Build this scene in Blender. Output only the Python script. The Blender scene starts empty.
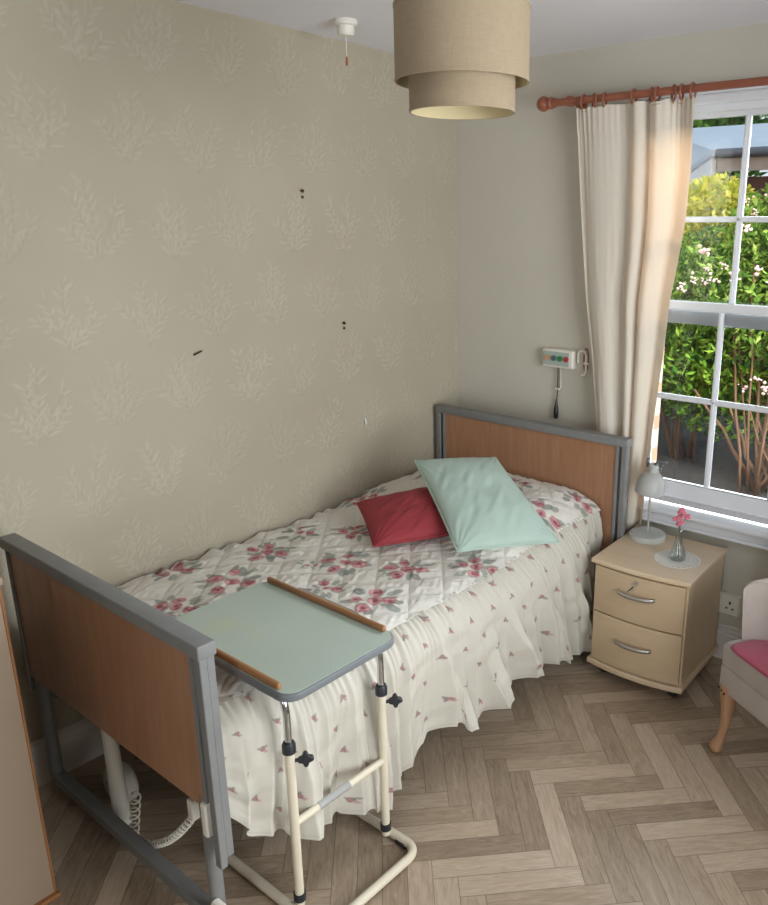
import bpy, bmesh, math, random
import numpy as np
from mathutils import Vector, Matrix

PI = math.pi
sc = bpy.context.scene
COL = sc.collection
R = random.Random(7)
NR = np.random.RandomState(11)

# ------------------------------------------------------------------ helpers
def lin(h):
    h = h.lstrip('#')
    out = []
    for i in (0, 2, 4):
        v = int(h[i:i+2], 16) / 255
        out.append(v/12.92 if v <= .04045 else ((v+.055)/1.055)**2.4)
    return tuple(out)

class NT:
    """tiny node-graph helper"""
    def __init__(s, name):
        s.m = bpy.data.materials.new(name); s.m.use_nodes = True
        s.t = s.m.node_tree; s.n = s.t.nodes; s.l = s.t.links
        s.bsdf = s.n['Principled BSDF']; s.out = s.n['Material Output']
    def node(s, typ, **kw):
        n = s.n.new(typ)
        for k, v in kw.items(): setattr(n, k, v)
        return n
    def put(s, sock, v):
        if hasattr(v, 'is_output') or isinstance(v, bpy.types.NodeSocket): s.l.new(v, sock)
        else: sock.default_value = v
    def math(s, op, a, b=None, c=None, clamp=False):
        n = s.node('ShaderNodeMath', operation=op); n.use_clamp = clamp
        s.put(n.inputs[0], a)
        if b is not None: s.put(n.inputs[1], b)
        if c is not None: s.put(n.inputs[2], c)
        return n.outputs[0]
    def coord(s, which='Object'):
        return s.node('ShaderNodeTexCoord').outputs[which]
    def mapping(s, vec, scale=(1,1,1), loc=(0,0,0), rot=(0,0,0)):
        n = s.node('ShaderNodeMapping'); s.l.new(vec, n.inputs['Vector'])
        n.inputs['Scale'].default_value = scale; n.inputs['Location'].default_value = loc
        n.inputs['Rotation'].default_value = rot
        return n.outputs[0]
    def noise(s, vec, scale=5, detail=3, rough=.5, dist=0):
        n = s.node('ShaderNodeTexNoise'); s.l.new(vec, n.inputs['Vector'])
        n.inputs['Scale'].default_value = scale; n.inputs['Detail'].default_value = detail
        n.inputs['Roughness'].default_value = rough; n.inputs['Distortion'].default_value = dist
        return n.outputs['Fac']
    def ramp(s, fac, stops):
        n = s.node('ShaderNodeValToRGB'); s.put(n.inputs[0], fac)
        e = n.color_ramp.elements
        while len(e) < len(stops): e.new(.5)
        for k, (p, c) in enumerate(stops):
            e[k].position = p; e[k].color = (*c[:3], 1)
        return n.outputs[0]
    def mix(s, fac, a, b, typ='MIX'):
        n = s.node('ShaderNodeMix', data_type='RGBA', blend_type=typ)
        s.put(n.inputs[0], fac)
        for sock, v in ((n.inputs[6], a), (n.inputs[7], b)):
            if isinstance(v, (tuple, list)): v = (*v[:3], 1)
            s.put(sock, v)
        return n.outputs[2]
    def bump(s, h, strength=.3, dist=.01):
        n = s.node('ShaderNodeBump'); s.l.new(h, n.inputs['Height'])
        n.inputs['Strength'].default_value = strength; n.inputs['Distance'].default_value = dist
        s.l.new(n.outputs[0], s.bsdf.inputs['Normal'])
    def set(s, **kw):
        for k, v in kw.items():
            k = {'color': 'Base Color', 'rough': 'Roughness', 'metal': 'Metallic', 'spec': 'Specular IOR Level'}.get(k, k)
            if isinstance(v, tuple) and len(v) == 3: v = (*v, 1)
            s.put(s.bsdf.inputs[k], v)
        return s

def plain(name, hexc, rough=.5, metal=0., var=.06, scale=14., bump=0., spec=.5, mul=1.):
    """a paint or plastic with a little procedural unevenness"""
    t = NT(name); c = tuple(min(1., x*mul) for x in lin(hexc))
    f = t.noise(t.coord(), scale, 4, .6)
    a = tuple(x*(1-var) for x in c); b = tuple(min(1., x*(1+var)) for x in c)
    t.set(color=t.ramp(f, [(.3, a), (.7, b)]), rough=rough, metal=metal, spec=spec)
    if bump: t.bump(t.noise(t.coord(), scale*6, 3), bump, .004)
    return t.m

def wood(name, c1, c2, rough=.45, axis='X', scale=6., stretch=12., spec=.5):
    t = NT(name)
    sca = {'X': (1, stretch, stretch), 'Y': (stretch, 1, stretch), 'Z': (stretch, stretch, 1)}[axis]
    v = t.mapping(t.coord(), scale=sca)
    f = t.noise(v, scale, 5, .62, .6)
    g = t.noise(t.coord(), 3, 2)
    col = t.mix(.35, t.ramp(f, [(.32, lin(c1)), (.68, lin(c2))]), t.ramp(g, [(.3, lin(c1)), (.7, lin(c2))]))
    t.set(color=col, rough=rough, spec=spec)
    return t.m

def mesh_obj(name, verts, faces, mat=None, parent=None, smooth=False):
    me = bpy.data.meshes.new(name)
    if isinstance(verts, np.ndarray): verts = verts.tolist()
    me.from_pydata(verts, [], faces); me.update()
    if smooth: me.polygons.foreach_set('use_smooth', [True]*len(me.polygons))
    o = bpy.data.objects.new(name, me); COL.objects.link(o)
    for m in (mat if isinstance(mat, (list, tuple)) else [mat]):
        if m: me.materials.append(m)
    if parent: o.parent = parent
    return o

class B:
    """collects shapes into ONE mesh"""
    def __init__(s): s.bm = bmesh.new(); s.mi = 0
    def _mark(s, n0):
        s.bm.faces.ensure_lookup_table()
        for f in s.bm.faces[n0:]: f.material_index = s.mi
    def box(s, lo, hi, bev=0., seg=2, rz=0., piv=None):
        n0 = len(s.bm.faces)
        g = bmesh.new(); bmesh.ops.create_cube(g, size=1)
        d = [hi[i]-lo[i] for i in range(3)]; c = [(hi[i]+lo[i])/2 for i in range(3)]
        bmesh.ops.scale(g, vec=d, verts=g.verts); bmesh.ops.translate(g, vec=c, verts=g.verts)
        if bev: bmesh.ops.bevel(g, geom=g.edges[:], offset=min(bev, min(d)*.49), segments=seg, profile=.5, affect='EDGES')
        if rz: bmesh.ops.rotate(g, cent=piv or c, matrix=Matrix.Rotation(rz, 3, 'Z'), verts=g.verts)
        s.merge(g); s._mark(n0); return s
    def merge(s, g):
        me = bpy.data.meshes.new('tmp'); g.to_mesh(me); g.free(); s.bm.from_mesh(me); bpy.data.meshes.remove(me)
    def tube(s, pts, r, seg=12, caps=True, rs=None):
        """swept tube through the points"""
        n0 = len(s.bm.faces)
        P = [Vector(p) for p in pts]; n = len(P); rings = []
        up = None
        for i in range(n):
            t = (P[min(i+1, n-1)] - P[max(i-1, 0)]).normalized()
            if up is None:
                up = Vector((0, 0, 1)) if abs(t.z) < .9 else Vector((1, 0, 0))
            a = t.cross(up).normalized(); b = a.cross(t).normalized(); up = b
            rr = rs[i] if rs else r
            rings.append([s.bm.verts.new(P[i] + (a*math.cos(2*PI*k/seg) + b*math.sin(2*PI*k/seg))*rr) for k in range(seg)])
        for i in range(n-1):
            for k in range(seg):
                s.bm.faces.new((rings[i][k], rings[i][(k+1) % seg], rings[i+1][(k+1) % seg], rings[i+1][k]))
        if caps:
            s.bm.faces.new(rings[0][::-1]); s.bm.faces.new(rings[-1])
        s._mark(n0); return s
    def lathe(s, prof, cen=(0,0,0), seg=40, mat=None, close=False):
        """profile [(r,z)] about z; mat rotates it"""
        n0 = len(s.bm.faces); rings = []
        for r, z in prof:
            ring = []
            for k in range(seg):
                a = 2*PI*k/seg; v = Vector((max(r, 1e-5)*math.cos(a), max(r, 1e-5)*math.sin(a), z))
                if mat: v = mat @ v
                ring.append(s.bm.verts.new(v + Vector(cen)))
            rings.append(ring)
        m = len(rings)
        for i in range(m if close else m-1):
            A, C2 = rings[i], rings[(i+1) % m]
            for k in range(seg):
                s.bm.faces.new((A[k], A[(k+1) % seg], C2[(k+1) % seg], C2[k]))
        s._mark(n0); return s
    def torus(s, cen, R_, r, rot=None, seg=28, m=8):
        n0 = len(s.bm.faces); rings = []
        for i in range(seg):
            a = 2*PI*i/seg; ring = []
            for k in range(m):
                b = 2*PI*k/m
                v = Vector(((R_+r*math.cos(b))*math.cos(a), (R_+r*math.cos(b))*math.sin(a), r*math.sin(b)))
                if rot: v = rot @ v
                ring.append(s.bm.verts.new(v + Vector(cen)))
            rings.append(ring)
        for i in range(seg):
            for k in range(m):
                s.bm.faces.new((rings[i][k], rings[(i+1) % seg][k], rings[(i+1) % seg][(k+1) % m], rings[i][(k+1) % m]))
        s._mark(n0); return s
    def ball(s, c, r, sc3=(1,1,1), sub=2):
        n0 = len(s.bm.faces); g = bmesh.new(); bmesh.ops.create_icosphere(g, subdivisions=sub, radius=r)
        bmesh.ops.scale(g, vec=sc3, verts=g.verts); bmesh.ops.translate(g, vec=c, verts=g.verts)
        s.merge(g); s._mark(n0); return s
    def prism(s, poly, z0, z1, bev=0.):
        """outline [(x,y)] pushed up from z0 to z1"""
        n0 = len(s.bm.faces); g = bmesh.new()
        f = g.faces.new([g.verts.new((x, y, z0)) for x, y in poly])
        r = bmesh.ops.extrude_face_region(g, geom=[f])
        bmesh.ops.translate(g, vec=(0, 0, z1-z0), verts=[v for v in r['geom'] if isinstance(v, bmesh.types.BMVert)])
        bmesh.ops.recalc_face_normals(g, faces=g.faces[:])
        if bev:
            es = [e for e in g.edges if abs(e.verts[0].co.z-e.verts[1].co.z) < 1e-6]
            bmesh.ops.bevel(g, geom=es, offset=bev, segments=3, profile=.5, affect='EDGES')
        s.merge(g); s._mark(n0); return s
    def xf(s, M):
        bmesh.ops.transform(s.bm, matrix=M, verts=s.bm.verts[:]); return s
    def build(s, name, mat, parent=None, smooth=False, autos=False):
        bmesh.ops.recalc_face_normals(s.bm, faces=s.bm.faces[:])
        me = bpy.data.meshes.new(name); s.bm.to_mesh(me); s.bm.free()
        o = bpy.data.objects.new(name, me); COL.objects.link(o)
        for m in (mat if isinstance(mat, (list, tuple)) else [mat]): me.materials.append(m)
        if smooth or autos: me.polygons.foreach_set('use_smooth', [True]*len(me.polygons))
        if autos: me.set_sharp_from_angle(angle=math.radians(40))
        if parent: o.parent = parent
        return o

def thing(name, label, cat, loc=(0,0,0), rz=0., group=None):
    o = bpy.data.objects.new(name, None); COL.objects.link(o)
    o.empty_display_size = .1
    o.location = loc; o.rotation_euler = (0, 0, rz)
    o['label'] = label; o['category'] = cat
    if group: o['group'] = group
    return o
def tag(o, label, cat, group=None, kind=None):
    o['label'] = label; o['category'] = cat
    if group: o['group'] = group
    if kind: o['kind'] = kind
    return o
def struct(o, label=None, cat=None):
    o['kind'] = 'structure'
    if label: o['label'] = label
    if cat: o['category'] = cat
    return o
def grid_faces(nu, nv):
    i = np.arange(nu-1)[:, None]; j = np.arange(nv-1)[None, :]
    a = (i*nv+j).ravel(); return np.stack([a, a+nv, a+nv+1, a+1], 1).tolist()
def set_col(o, arr, name='paint'):
    at = o.data.color_attributes.new(name, 'FLOAT_COLOR', 'POINT')
    buf = np.ones((len(arr), 4), np.float32); buf[:, :arr.shape[1]] = arr
    at.data.foreach_set('color', buf.ravel())
def sstep(a, b, x):
    t = np.clip((x-a)/(b-a), 0, 1); return t*t*(3-2*t)
def vnoise(x, y, seed=0):
    """smooth value noise, numpy"""
    rs = np.random.RandomState(seed); T = rs.rand(64, 64)
    xi = np.floor(x).astype(int); yi = np.floor(y).astype(int); fx = x-xi; fy = y-yi
    fx = fx*fx*(3-2*fx); fy = fy*fy*(3-2*fy)
    g = lambda a, b: T[a % 64, b % 64]
    return (g(xi, yi)*(1-fx)+g(xi+1, yi)*fx)*(1-fy)+(g(xi, yi+1)*(1-fx)+g(xi+1, yi+1)*fx)*fy - .5

# ------------------------------------------------------------------ camera
CAM = Vector((2.5, -3.0225, 1.7875))
yaw, pit, rol, F = .6651, .2872, .0038, 787.
fwd = Vector((-math.sin(yaw), math.cos(yaw), 0)); rgt = Vector((math.cos(yaw), math.sin(yaw), 0)); upz = Vector((0, 0, 1))
f2 = fwd*math.cos(pit) - upz*math.sin(pit); u2 = upz*math.cos(pit) + fwd*math.sin(pit)
r3 = rgt*math.cos(rol) + u2*math.sin(rol); u3 = -rgt*math.sin(rol) + u2*math.cos(rol)
cd = bpy.data.cameras.new('camera'); cam = bpy.data.objects.new('camera', cd); COL.objects.link(cam)
cam.matrix_world = Matrix(((r3.x, u3.x, -f2.x, CAM.x), (r3.y, u3.y, -f2.y, CAM.y), (r3.z, u3.z, -f2.z, CAM.z), (0, 0, 0, 1)))
cd.sensor_fit = 'HORIZONTAL'; cd.sensor_width = 36; cd.lens = F/768*36
cd.shift_x = -(478-384)/768; cd.shift_y = (456.4-452.5)/768; cd.clip_start = .02
sc.camera = cam

# ------------------------------------------------------------------ room sizes
RX, RY, H = 3.45, -4.6, 2.465
WX0, WX1, WZ0, WZ1 = 1.0, 2.166, .60, 2.215          # window opening in the far wall

# ------------------------------------------------------------------ materials
def mat_wallpaper():
    t = NT('wallpaper')
    a = t.node('ShaderNodeAttribute', attribute_name='paint')
    sep = t.node('ShaderNodeSeparateColor'); t.l.new(a.outputs['Color'], sep.inputs[0])
    base = t.ramp(t.noise(t.coord(), 2.2, 3), [(.3, lin('#aca492')), (.7, lin('#b3ab9a'))])
    fine = t.noise(t.mapping(t.coord(), scale=(1, 1, .35)), 160, 2)
    base = t.mix(t.math('MULTIPLY', fine, .16), base, lin('#968c76'))
    c = t.mix(t.math('MULTIPLY', sep.outputs[0], .28), base, lin('#d8d2c4'))
    c = t.mix(t.math('MULTIPLY', sep.outputs[1], .22), c, lin('#8a816d'))
    t.set(color=c, rough=.62, spec=.35)
    t.bump(t.math('ADD', t.math('MULTIPLY', sep.outputs[0], 1.), t.math('MULTIPLY', fine, .25)), .12, .002)
    return t.m
M_paper = mat_wallpaper()
M_wall = plain('wall_paint', '#c8c4b8', .7, var=.02, scale=3, bump=.05, spec=.3)
M_wall_out = plain('plain_wall', '#d0cabe', .7, var=.02, scale=3, spec=.3)
M_ceil = plain('ceiling_paint', '#e4e4ea', .8, var=.02, scale=2, spec=.2)
M_white = plain('white_gloss_paint', '#dfe1e6', .32, var=.02, scale=4)
M_skirt = plain('skirting_paint', '#cfc9c0', .4, var=.04, scale=5)

def mat_floor():
    t = NT('herringbone_vinyl')
    sx = t.node('ShaderNodeSeparateXYZ'); t.l.new(t.coord('Object'), sx.inputs[0])
    X, Y = sx.outputs[0], sx.outputs[1]
    w = .0711; k = 1/(math.sqrt(2)*w); N = 5
    U = t.math('SUBTRACT', t.math('MULTIPLY', t.math('ADD', X, Y), k), .12-20)
    V = t.math('SUBTRACT', t.math('MULTIPLY', t.math('SUBTRACT', X, Y), k), 2.50-20)
    i, j = t.math('FLOOR', U), t.math('FLOOR', V); fu, fv = t.math('FRACT', U), t.math('FRACT', V)
    m = t.math('FLOORED_MODULO', t.math('ADD', t.math('SUBTRACT', i, j), .25), 2*N)
    m = t.math('FLOOR', m)
    hor = t.math('LESS_THAN', m, N-.5)
    ver = t.math('SUBTRACT', 1, hor)
    mp = t.math('SUBTRACT', 2*N-1, m)
    al = t.math('ADD', t.math('MULTIPLY', hor, t.math('ADD', m, fu)), t.math('MULTIPLY', ver, t.math('ADD', mp, fv)))   # 0..N along
    ac = t.math('ADD', t.math('MULTIPLY', hor, fv), t.math('MULTIPLY', ver, fu))                                       # 0..1 across
    ii = t.math('SUBTRACT', i, t.math('MULTIPLY', hor, m)); jj = t.math('SUBTRACT', j, t.math('MULTIPLY', ver, mp))
    cid = t.node('ShaderNodeCombineXYZ'); t.l.new(ii, cid.inputs[0]); t.l.new(jj, cid.inputs[1]); t.l.new(hor, cid.inputs[2])
    wn = t.node('ShaderNodeTexWhiteNoise', noise_dimensions='3D'); t.l.new(cid.outputs[0], wn.inputs[0])
    rnd = wn.outputs['Value']
    sc2 = t.node('ShaderNodeSeparateColor'); t.l.new(wn.outputs['Color'], sc2.inputs[0])
    gv = t.node('ShaderNodeCombineXYZ')
    t.l.new(t.math('ADD', t.math('MULTIPLY', al, .35), t.math('MULTIPLY', rnd, 40)), gv.inputs[0])
    t.l.new(t.math('ADD', t.math('MULTIPLY', ac, 2.2), t.math('MULTIPLY', sc2.outputs[1], 17)), gv.inputs[1])
    grain = t.noise(gv.outputs[0], 2.1, 6, .66, 1.3)
    gv2 = t.mapping(gv.outputs[0], scale=(1.2, 9, 1)); fine = t.noise(gv2, 3., 4, .7)
    ga = t.node('ShaderNodeMath', operation='ADD'); ga.inputs[1].default_value = 0
    tone = t.math('ADD', t.math('MULTIPLY', rnd, .48), t.math('ADD', t.math('MULTIPLY', grain, .95), t.math('MULTIPLY', fine, .45)))
    col = t.ramp(t.math('MULTIPLY', tone, .56), [(.24, lin('#6e5e4e')), (.42, lin('#94826e')), (.58, lin('#b09d88')), (.80, lin('#c9baa8'))])
    warm = t.mix(t.math('MULTIPLY', sc2.outputs[2], .35), col, t.mix(1., col, (.98, .96, .97), 'MULTIPLY'))
    edge = t.math('MINIMUM', t.math('MINIMUM', ac, t.math('SUBTRACT', 1, ac)),
                  t.math('MINIMUM', al, t.math('SUBTRACT', N, al)))
    gap = t.math('LESS_THAN', edge, .018)
    c = t.mix(t.math('MULTIPLY', gap, .55), warm, lin('#3f362f'))
    t.set(color=c, rough=t.math('ADD', .28, t.math('MULTIPLY', grain, .2)), spec=.5)
    t.bump(t.math('SUBTRACT', t.math('MULTIPLY', grain, .4), gap), .12, .002)
    return t.m
M_floor = mat_floor()

# ------------------------------------------------------------------ room shell
b = B(); b.box((-.12, RY-.12, -.12), (RX+.12, .12, 0)); struct(b.build('floor', M_floor))
b = B(); b.box((-.12, RY-.12, H), (RX+.12, .12, H+.12)); struct(b.build('ceiling', M_ceil))
DX0, DX1, DZ = 2.30, 3.20, 2.05

# left wall: a slab whose room side carries the wallpaper sprays (fine grid, colour attribute)
def wallpaper_wall():
    y0, y1 = -3.0, 0.; st = .006
    ny = int((y1-y0)/st)+1; nz = int(H/st)+1
    ys = np.linspace(y0, y1, ny); zs = np.linspace(0, H, nz)
    L = np.zeros((ny, nz)); D = np.zeros((ny, nz))
    def leaf(A, cy, cz, ln, wd, ang, val):
        r = ln*1.2
        a0, a1 = np.searchsorted(ys, [cy-r, cy+r]); b0, b1 = np.searchsorted(zs, [cz-r, cz+r])
        if a1 <= a0 or b1 <= b0: return
        yy, zz = np.meshgrid(ys[a0:a1]-cy, zs[b0:b1]-cz, indexing='ij')
        u = yy*math.cos(ang)+zz*math.sin(ang); v = -yy*math.sin(ang)+zz*math.cos(ang)
        d = (u/ln)**2+(v/wd)**2
        A[a0:a1, b0:b1] = np.maximum(A[a0:a1, b0:b1], val*np.clip(1.35-d, 0, 1))
    rr = random.Random(3)
    def branch(cy, cz, ang, n, ln, bright):
        y, z = cy, cz
        for k in range(n):
            ang += rr.uniform(-.10, .10)
            y += math.cos(ang)*ln; z += math.sin(ang)*ln
            leaf(D, y, z, ln*.7, .0035, ang, .6)
            for sgn in (-1, 1):
                if rr.random() < .85:
                    a2 = ang+sgn*rr.uniform(.45, .9); l2 = rr.uniform(.013, .026)
                    leaf(L, y+math.cos(a2)*l2, z+math.sin(a2)*l2, l2, rr.uniform(.0032, .0052), a2, bright*rr.uniform(.5, 1))
                    if rr.random() < .5: leaf(D, y+math.cos(a2)*l2+.006, z+math.sin(a2)*l2-.005, l2*.8, .003, a2, .6)
        return y, z
    row = 0; z = 2.42
    while z > -.3:
        off = -.985 if row % 2 == 0 else -.985-.128
        for k in range(-9, 5):
            cy = off+k*.257
            if cy < y0-.2 or cy > .2: continue
            lean = rr.uniform(-.12, .12)
            bz = z-.19
            br = rr.uniform(.55, .95)
            for a, n in ((PI/2+lean, 8), (PI/2+.30+lean, 7), (PI/2-.34+lean, 7), (PI/2+.68+lean, 5), (PI/2-.62+lean, 5)):
                sh = rr.uniform(0, .05)
                branch(cy, bz-.02+sh, a, n, .025, br)
        z -= .2775; row += 1
    yy, zz = np.meshgrid(ys, zs, indexing='ij')
    V = np.stack([np.zeros(yy.size), yy.ravel(), zz.ravel()], 1)
    nb = len(V)
    V = np.vstack([V, [[0, RY, 0], [0, RY, H], [-.12, RY, 0], [-.12, RY, H], [-.12, .12, 0], [-.12, .12, H], [0, .12, 0], [0, .12, H], [0, y0, 0], [0, y0, H]]])
    fs = grid_faces(ny, nz)
    fs += [[nb+0, nb+8, nb+9, nb+1], [nb+2, nb+3, nb+5, nb+4], [nb+0, nb+1, nb+3, nb+2], [nb+4, nb+5, nb+7, nb+6],
           [nb+1, nb+9, nb+7, nb+5, nb+3], [nb+0, nb+2, nb+4, nb+6, nb+8]]
    o = mesh_obj('wall_left', V, fs, M_paper)
    c = np.zeros((len(V), 3)); c[:nb, 0] = L.ravel(); c[:nb, 1] = D.ravel()*(1-.6*L.ravel())
    set_col(o, c)
    return struct(o)
wallpaper_wall()

b = B()
b.box((0, 0, 0), (WX0, .12, H)); b.box((WX1, 0, 0), (RX+.12, .12, H))
b.box((WX0, 0, 0), (WX1, .12, WZ0)); b.box((WX0, 0, WZ1), (WX1, .12, H))
struct(b.build('wall_back', M_wall))
# right wall with an added second window, out of the picture, to brighten the room
VY0, VY1, VZ0, VZ1 = -2.35, -.75, .40, 2.25
b = B()
b.box((RX, RY, 0), (RX+.12, VY0, H)); b.box((RX, VY1, 0), (RX+.12, 0, H))
b.box((RX, VY0, 0), (RX+.12, VY1, VZ0)); b.box((RX, VY0, VZ1), (RX+.12, VY1, H))
struct(b.build('wall_right', M_wall_out))
b = B(); b.box((-.12, RY-.12, 0), (DX0, RY, H)); b.box((DX1, RY-.12, 0), (RX+.12, RY, H)); b.box((DX0, RY-.12, DZ), (DX1, RY, H)); struct(b.build('wall_front', M_wall_out))

def skirting(name, a, c2, n):
    """moulded skirting: profile swept from a to c2, n = direction into the room"""
    prof = [(0, 0), (.018, 0), (.018, .115), (.014, .122), (.014, .130), (.008, .142), (.008, .150), (.003, .158), (0, .158)]
    V = []; 
    for p in (a, c2):
        for d, z in prof: V.append((p[0]+n[0]*d, p[1]+n[1]*d, z))
    k = len(prof); fs = [[i, (i+1) % k, k+(i+1) % k, k+i] for i in range(k)] + [list(range(k))[::-1], list(range(k, 2*k))]
    return struct(mesh_obj(name, V, fs, M_skirt))
skirting('baseboard_left', (0, RY), (0, 0), (1, 0))
skirting('baseboard_back', (.018, 0), (RX, 0), (0, -1))
skirting('baseboard_right', (RX, RY), (RX, 0), (-1, 0))

# ------------------------------------------------------------------ window in the far wall
M_glass = NT('window_glass')
t = M_glass; t.n.remove(t.bsdf)
tr = t.node('ShaderNodeBsdfTransparent'); tr.inputs[0].default_value = (.97, .985, .98, 1)
gl = t.node('ShaderNodeBsdfGlossy'); gl.inputs['Roughness'].default_value = .02
fr = t.node('ShaderNodeFresnel'); fr.inputs[0].default_value = 1.45
mx = t.node('ShaderNodeMixShader'); t.l.new(fr.outputs[0], mx.inputs[0]); t.l.new(tr.outputs[0], mx.inputs[1]); t.l.new(gl.outputs[0], mx.inputs[2])
t.l.new(mx.outputs[0], t.out.inputs[0]); M_glass = t.m

def sash(parent, name, x0, x1, z0, z1, y, th, stile, top, bot, xbars, zbars, bar=.02):
    b = B(); y0, y1 = y-th/2, y+th/2
    b.box((x0, y0, z0), (x0+stile, y1, z1), .004); b.box((x1-stile, y0, z0), (x1, y1, z1), .004)
    b.box((x0+stile, y0, z0), (x1-stile, y1, z0+bot), .004); b.box((x0+stile, y0, z1-top), (x1-stile, y1, z1), .004)
    for x in xbars:
        b.box((x-bar/2, y0+.006, z0+bot), (x+bar/2, y1-.006, z1-top), .005)
        b.box((x-bar/5, y0+.001, z0+bot), (x+bar/5, y1-.001, z1-top), .001)
    for z in zbars:
        b.box((x0+stile, y0+.006, z-bar/2), (x1-stile, y1-.006, z+bar/2), .005)
        b.box((x0+stile, y0+.001, z-bar/5), (x1-stile, y1-.001, z+bar/5), .001)
    o = b.build(name, M_white, parent)
    g = B(); g.box((x0+stile, y-.002, z0+bot), (x1-stile, y+.002, z1-top)); g.build('pane', M_glass, o)
    return o
win = bpy.data.objects.new('window_1', None); COL.objects.link(win); struct(win)
xb = [1.316, 1.582, 1.848]
sash(win, 'upper_sash', 1.0, 2.164, 1.395, 2.213, .10, .036, .05, .033, .055, [1.332, 1.598, 1.864], [1.808], .022)
sash(win, 'lower_sash', 1.0, 2.164, .655, 1.49, .05, .036, .05, .035, .07, xb, [1.09], .022)
b = B()     # box frame, beads, head and architrave
b.box((WX0-.055, -.022, .555), (WX0, .0, WZ1+.035), .006); b.box((WX1, -.022, .555), (WX1+.055, .0, WZ1+.035), .006)
b.box((WX0, -.022, WZ1), (WX1, 0, WZ1+.035), .006); b.box((WX0-.062, -.030, WZ1+.035), (WX1+.062, 0, WZ1+.047), .005)
b.box((WX0, .001, WZ0), (WX0+.012, .125, WZ1)); b.box((WX1-.012, .001, WZ0), (WX1, .125, WZ1))
b.box((WX0, .070, 1.49), (WX0+.02, .080, 2.21)); b.box((WX0, -.002, 2.190), (WX1, .03, 2.217), .004)
b.build('window_frame', M_white, win)
b = B()
b.box((WX0-.07, -.055, .598), (WX1+.07, .03, .622), .008, 3); b.box((WX0, .03, .60), (WX1, .075, .612)); b.box((WX0-.055, -.03, .56), (WX1+.055, 0, .598), .008, 3)
b.box((WX0-.06, -.042, .548), (WX1+.06, 0, .562), .005)
b.build('window_sill', M_white, win)

dr1 = bpy.data.objects.new('door_added', None); COL.objects.link(dr1); struct(dr1)  # glazed door added behind the camera so fill light can enter
b = B(); y = RY-.06
for x0, x1, z0, z1 in ((DX0, DX0+.09, 0, DZ), (DX1-.09, DX1, 0, DZ), (DX0+.09, DX1-.09, 0, .22), (DX0+.09, DX1-.09, DZ-.10, DZ), (DX0+.09, DX1-.09, .98, 1.06)): b.box((x0, y-.022, z0), (x1, y+.022, z1), .003)
b.build('door_frame', M_white, dr1)
b = B(); b.box((DX0+.09, y-.003, .22), (DX1-.09, y+.003, DZ-.10)); b.build('pane', M_glass, dr1)
b = B(); b.tube([(DX0+.045, y+.02, 1.0), (DX0+.045, y+.06, 1.0), (DX0+.15, y+.062, 1.0)], .009, 10); b.build('door_handle', plain('door_steel', '#b5b5b5', .3, .8), dr1)
win2 = bpy.data.objects.new('window_added', None); COL.objects.link(win2); struct(win2)  # added window, never in view, opening for the side fill lamp
b = B(); x = RX+.06
for z0, z1 in ((VZ0, VZ0+.06), (VZ1-.06, VZ1), ((VZ0+VZ1)/2-.02, (VZ0+VZ1)/2+.02)): b.box((x-.02, VY0, z0), (x+.02, VY1, z1), .004)
for y in (VY0+.03, (VY0+VY1)/2, VY1-.03): b.box((x-.02, y-.025, VZ0), (x+.02, y+.025, VZ1), .004)
b.build('window_frame', M_white, win2)
b = B(); b.box((x-.002, VY0, VZ0), (x+.002, VY1, VZ1)); b.build('pane', M_glass, win2)

# ------------------------------------------------------------------ wall fittings
def screw(y, z, label, light=False):
    b = B(); m = M_white if light else M_rust
    b.tube([(0.0005, y, z), (.009, y, z)], .003, 8); b.tube([(.008, y, z), (.011, y, z)], .0065, 10)
    if not light: b.tube([(0.0005, y+.004, z-.022), (.004, y+.004, z-.022)], .0055, 8)
    tag(b.build('wall_screw', m, None), label, 'screw', 'screws and hooks left in the papered wall')
M_rust = plain('dark_screw_metal', '#4a3328', .5, .6)
screw(-.941, 1.906, 'small dark screw high on the patterned wallpaper')
screw(-.757, 1.387, 'small dark screw halfway up the wallpaper, left of the corner')
b = B(); b.tube([(0.0005, -1.465, 1.340), (.008, -1.462, 1.343), (.010, -1.438, 1.352)], .003, 8)
tag(b.build('wall_nail', M_rust), 'bent dark nail lying sideways in the wallpaper above the bed', 'nail', 'screws and hooks left in the papered wall')
b = B(); b.tube([(0.0005, -.658, .958), (.008, -.658, .955), (.012, -.658, .940), (.009, -.658, .930)], .0035, 8)
tag(b.build('wall_hook', M_white), 'tiny white hook on the wallpaper above the red cushion', 'hook', 'screws and hooks left in the papered wall')

M_plastic = plain('white_plastic', '#e2ded4', .4, var=.02)
sw = thing('ceiling_pull_switch', 'white round ceiling pull switch with a short cord', 'switch', (.25, -.91, H))
b = B(); b.lathe([(0, 0), (.040, 0), (.042, -.006), (.040, -.016), (.030, -.02), (.030, -.042), (.024, -.05), (0, -.05)], (0, 0, 0)); b.build('switch_body', M_plastic, sw, autos=True)
b = B(); b.tube([(0, 0, -.05), (0, 0, -.118)], .0016, 6); b.build('cord', M_plastic, sw)
b = B(); b.lathe([(0, 0), (.003, 0), (.005, -.02), (.004, -.028), (0, -.028)], (0, 0, -.115), 12); b.build('cord_pull', plain('red_toggle', '#a35a45', .5), sw)['label'] = 'reddish brown toggle'

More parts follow.
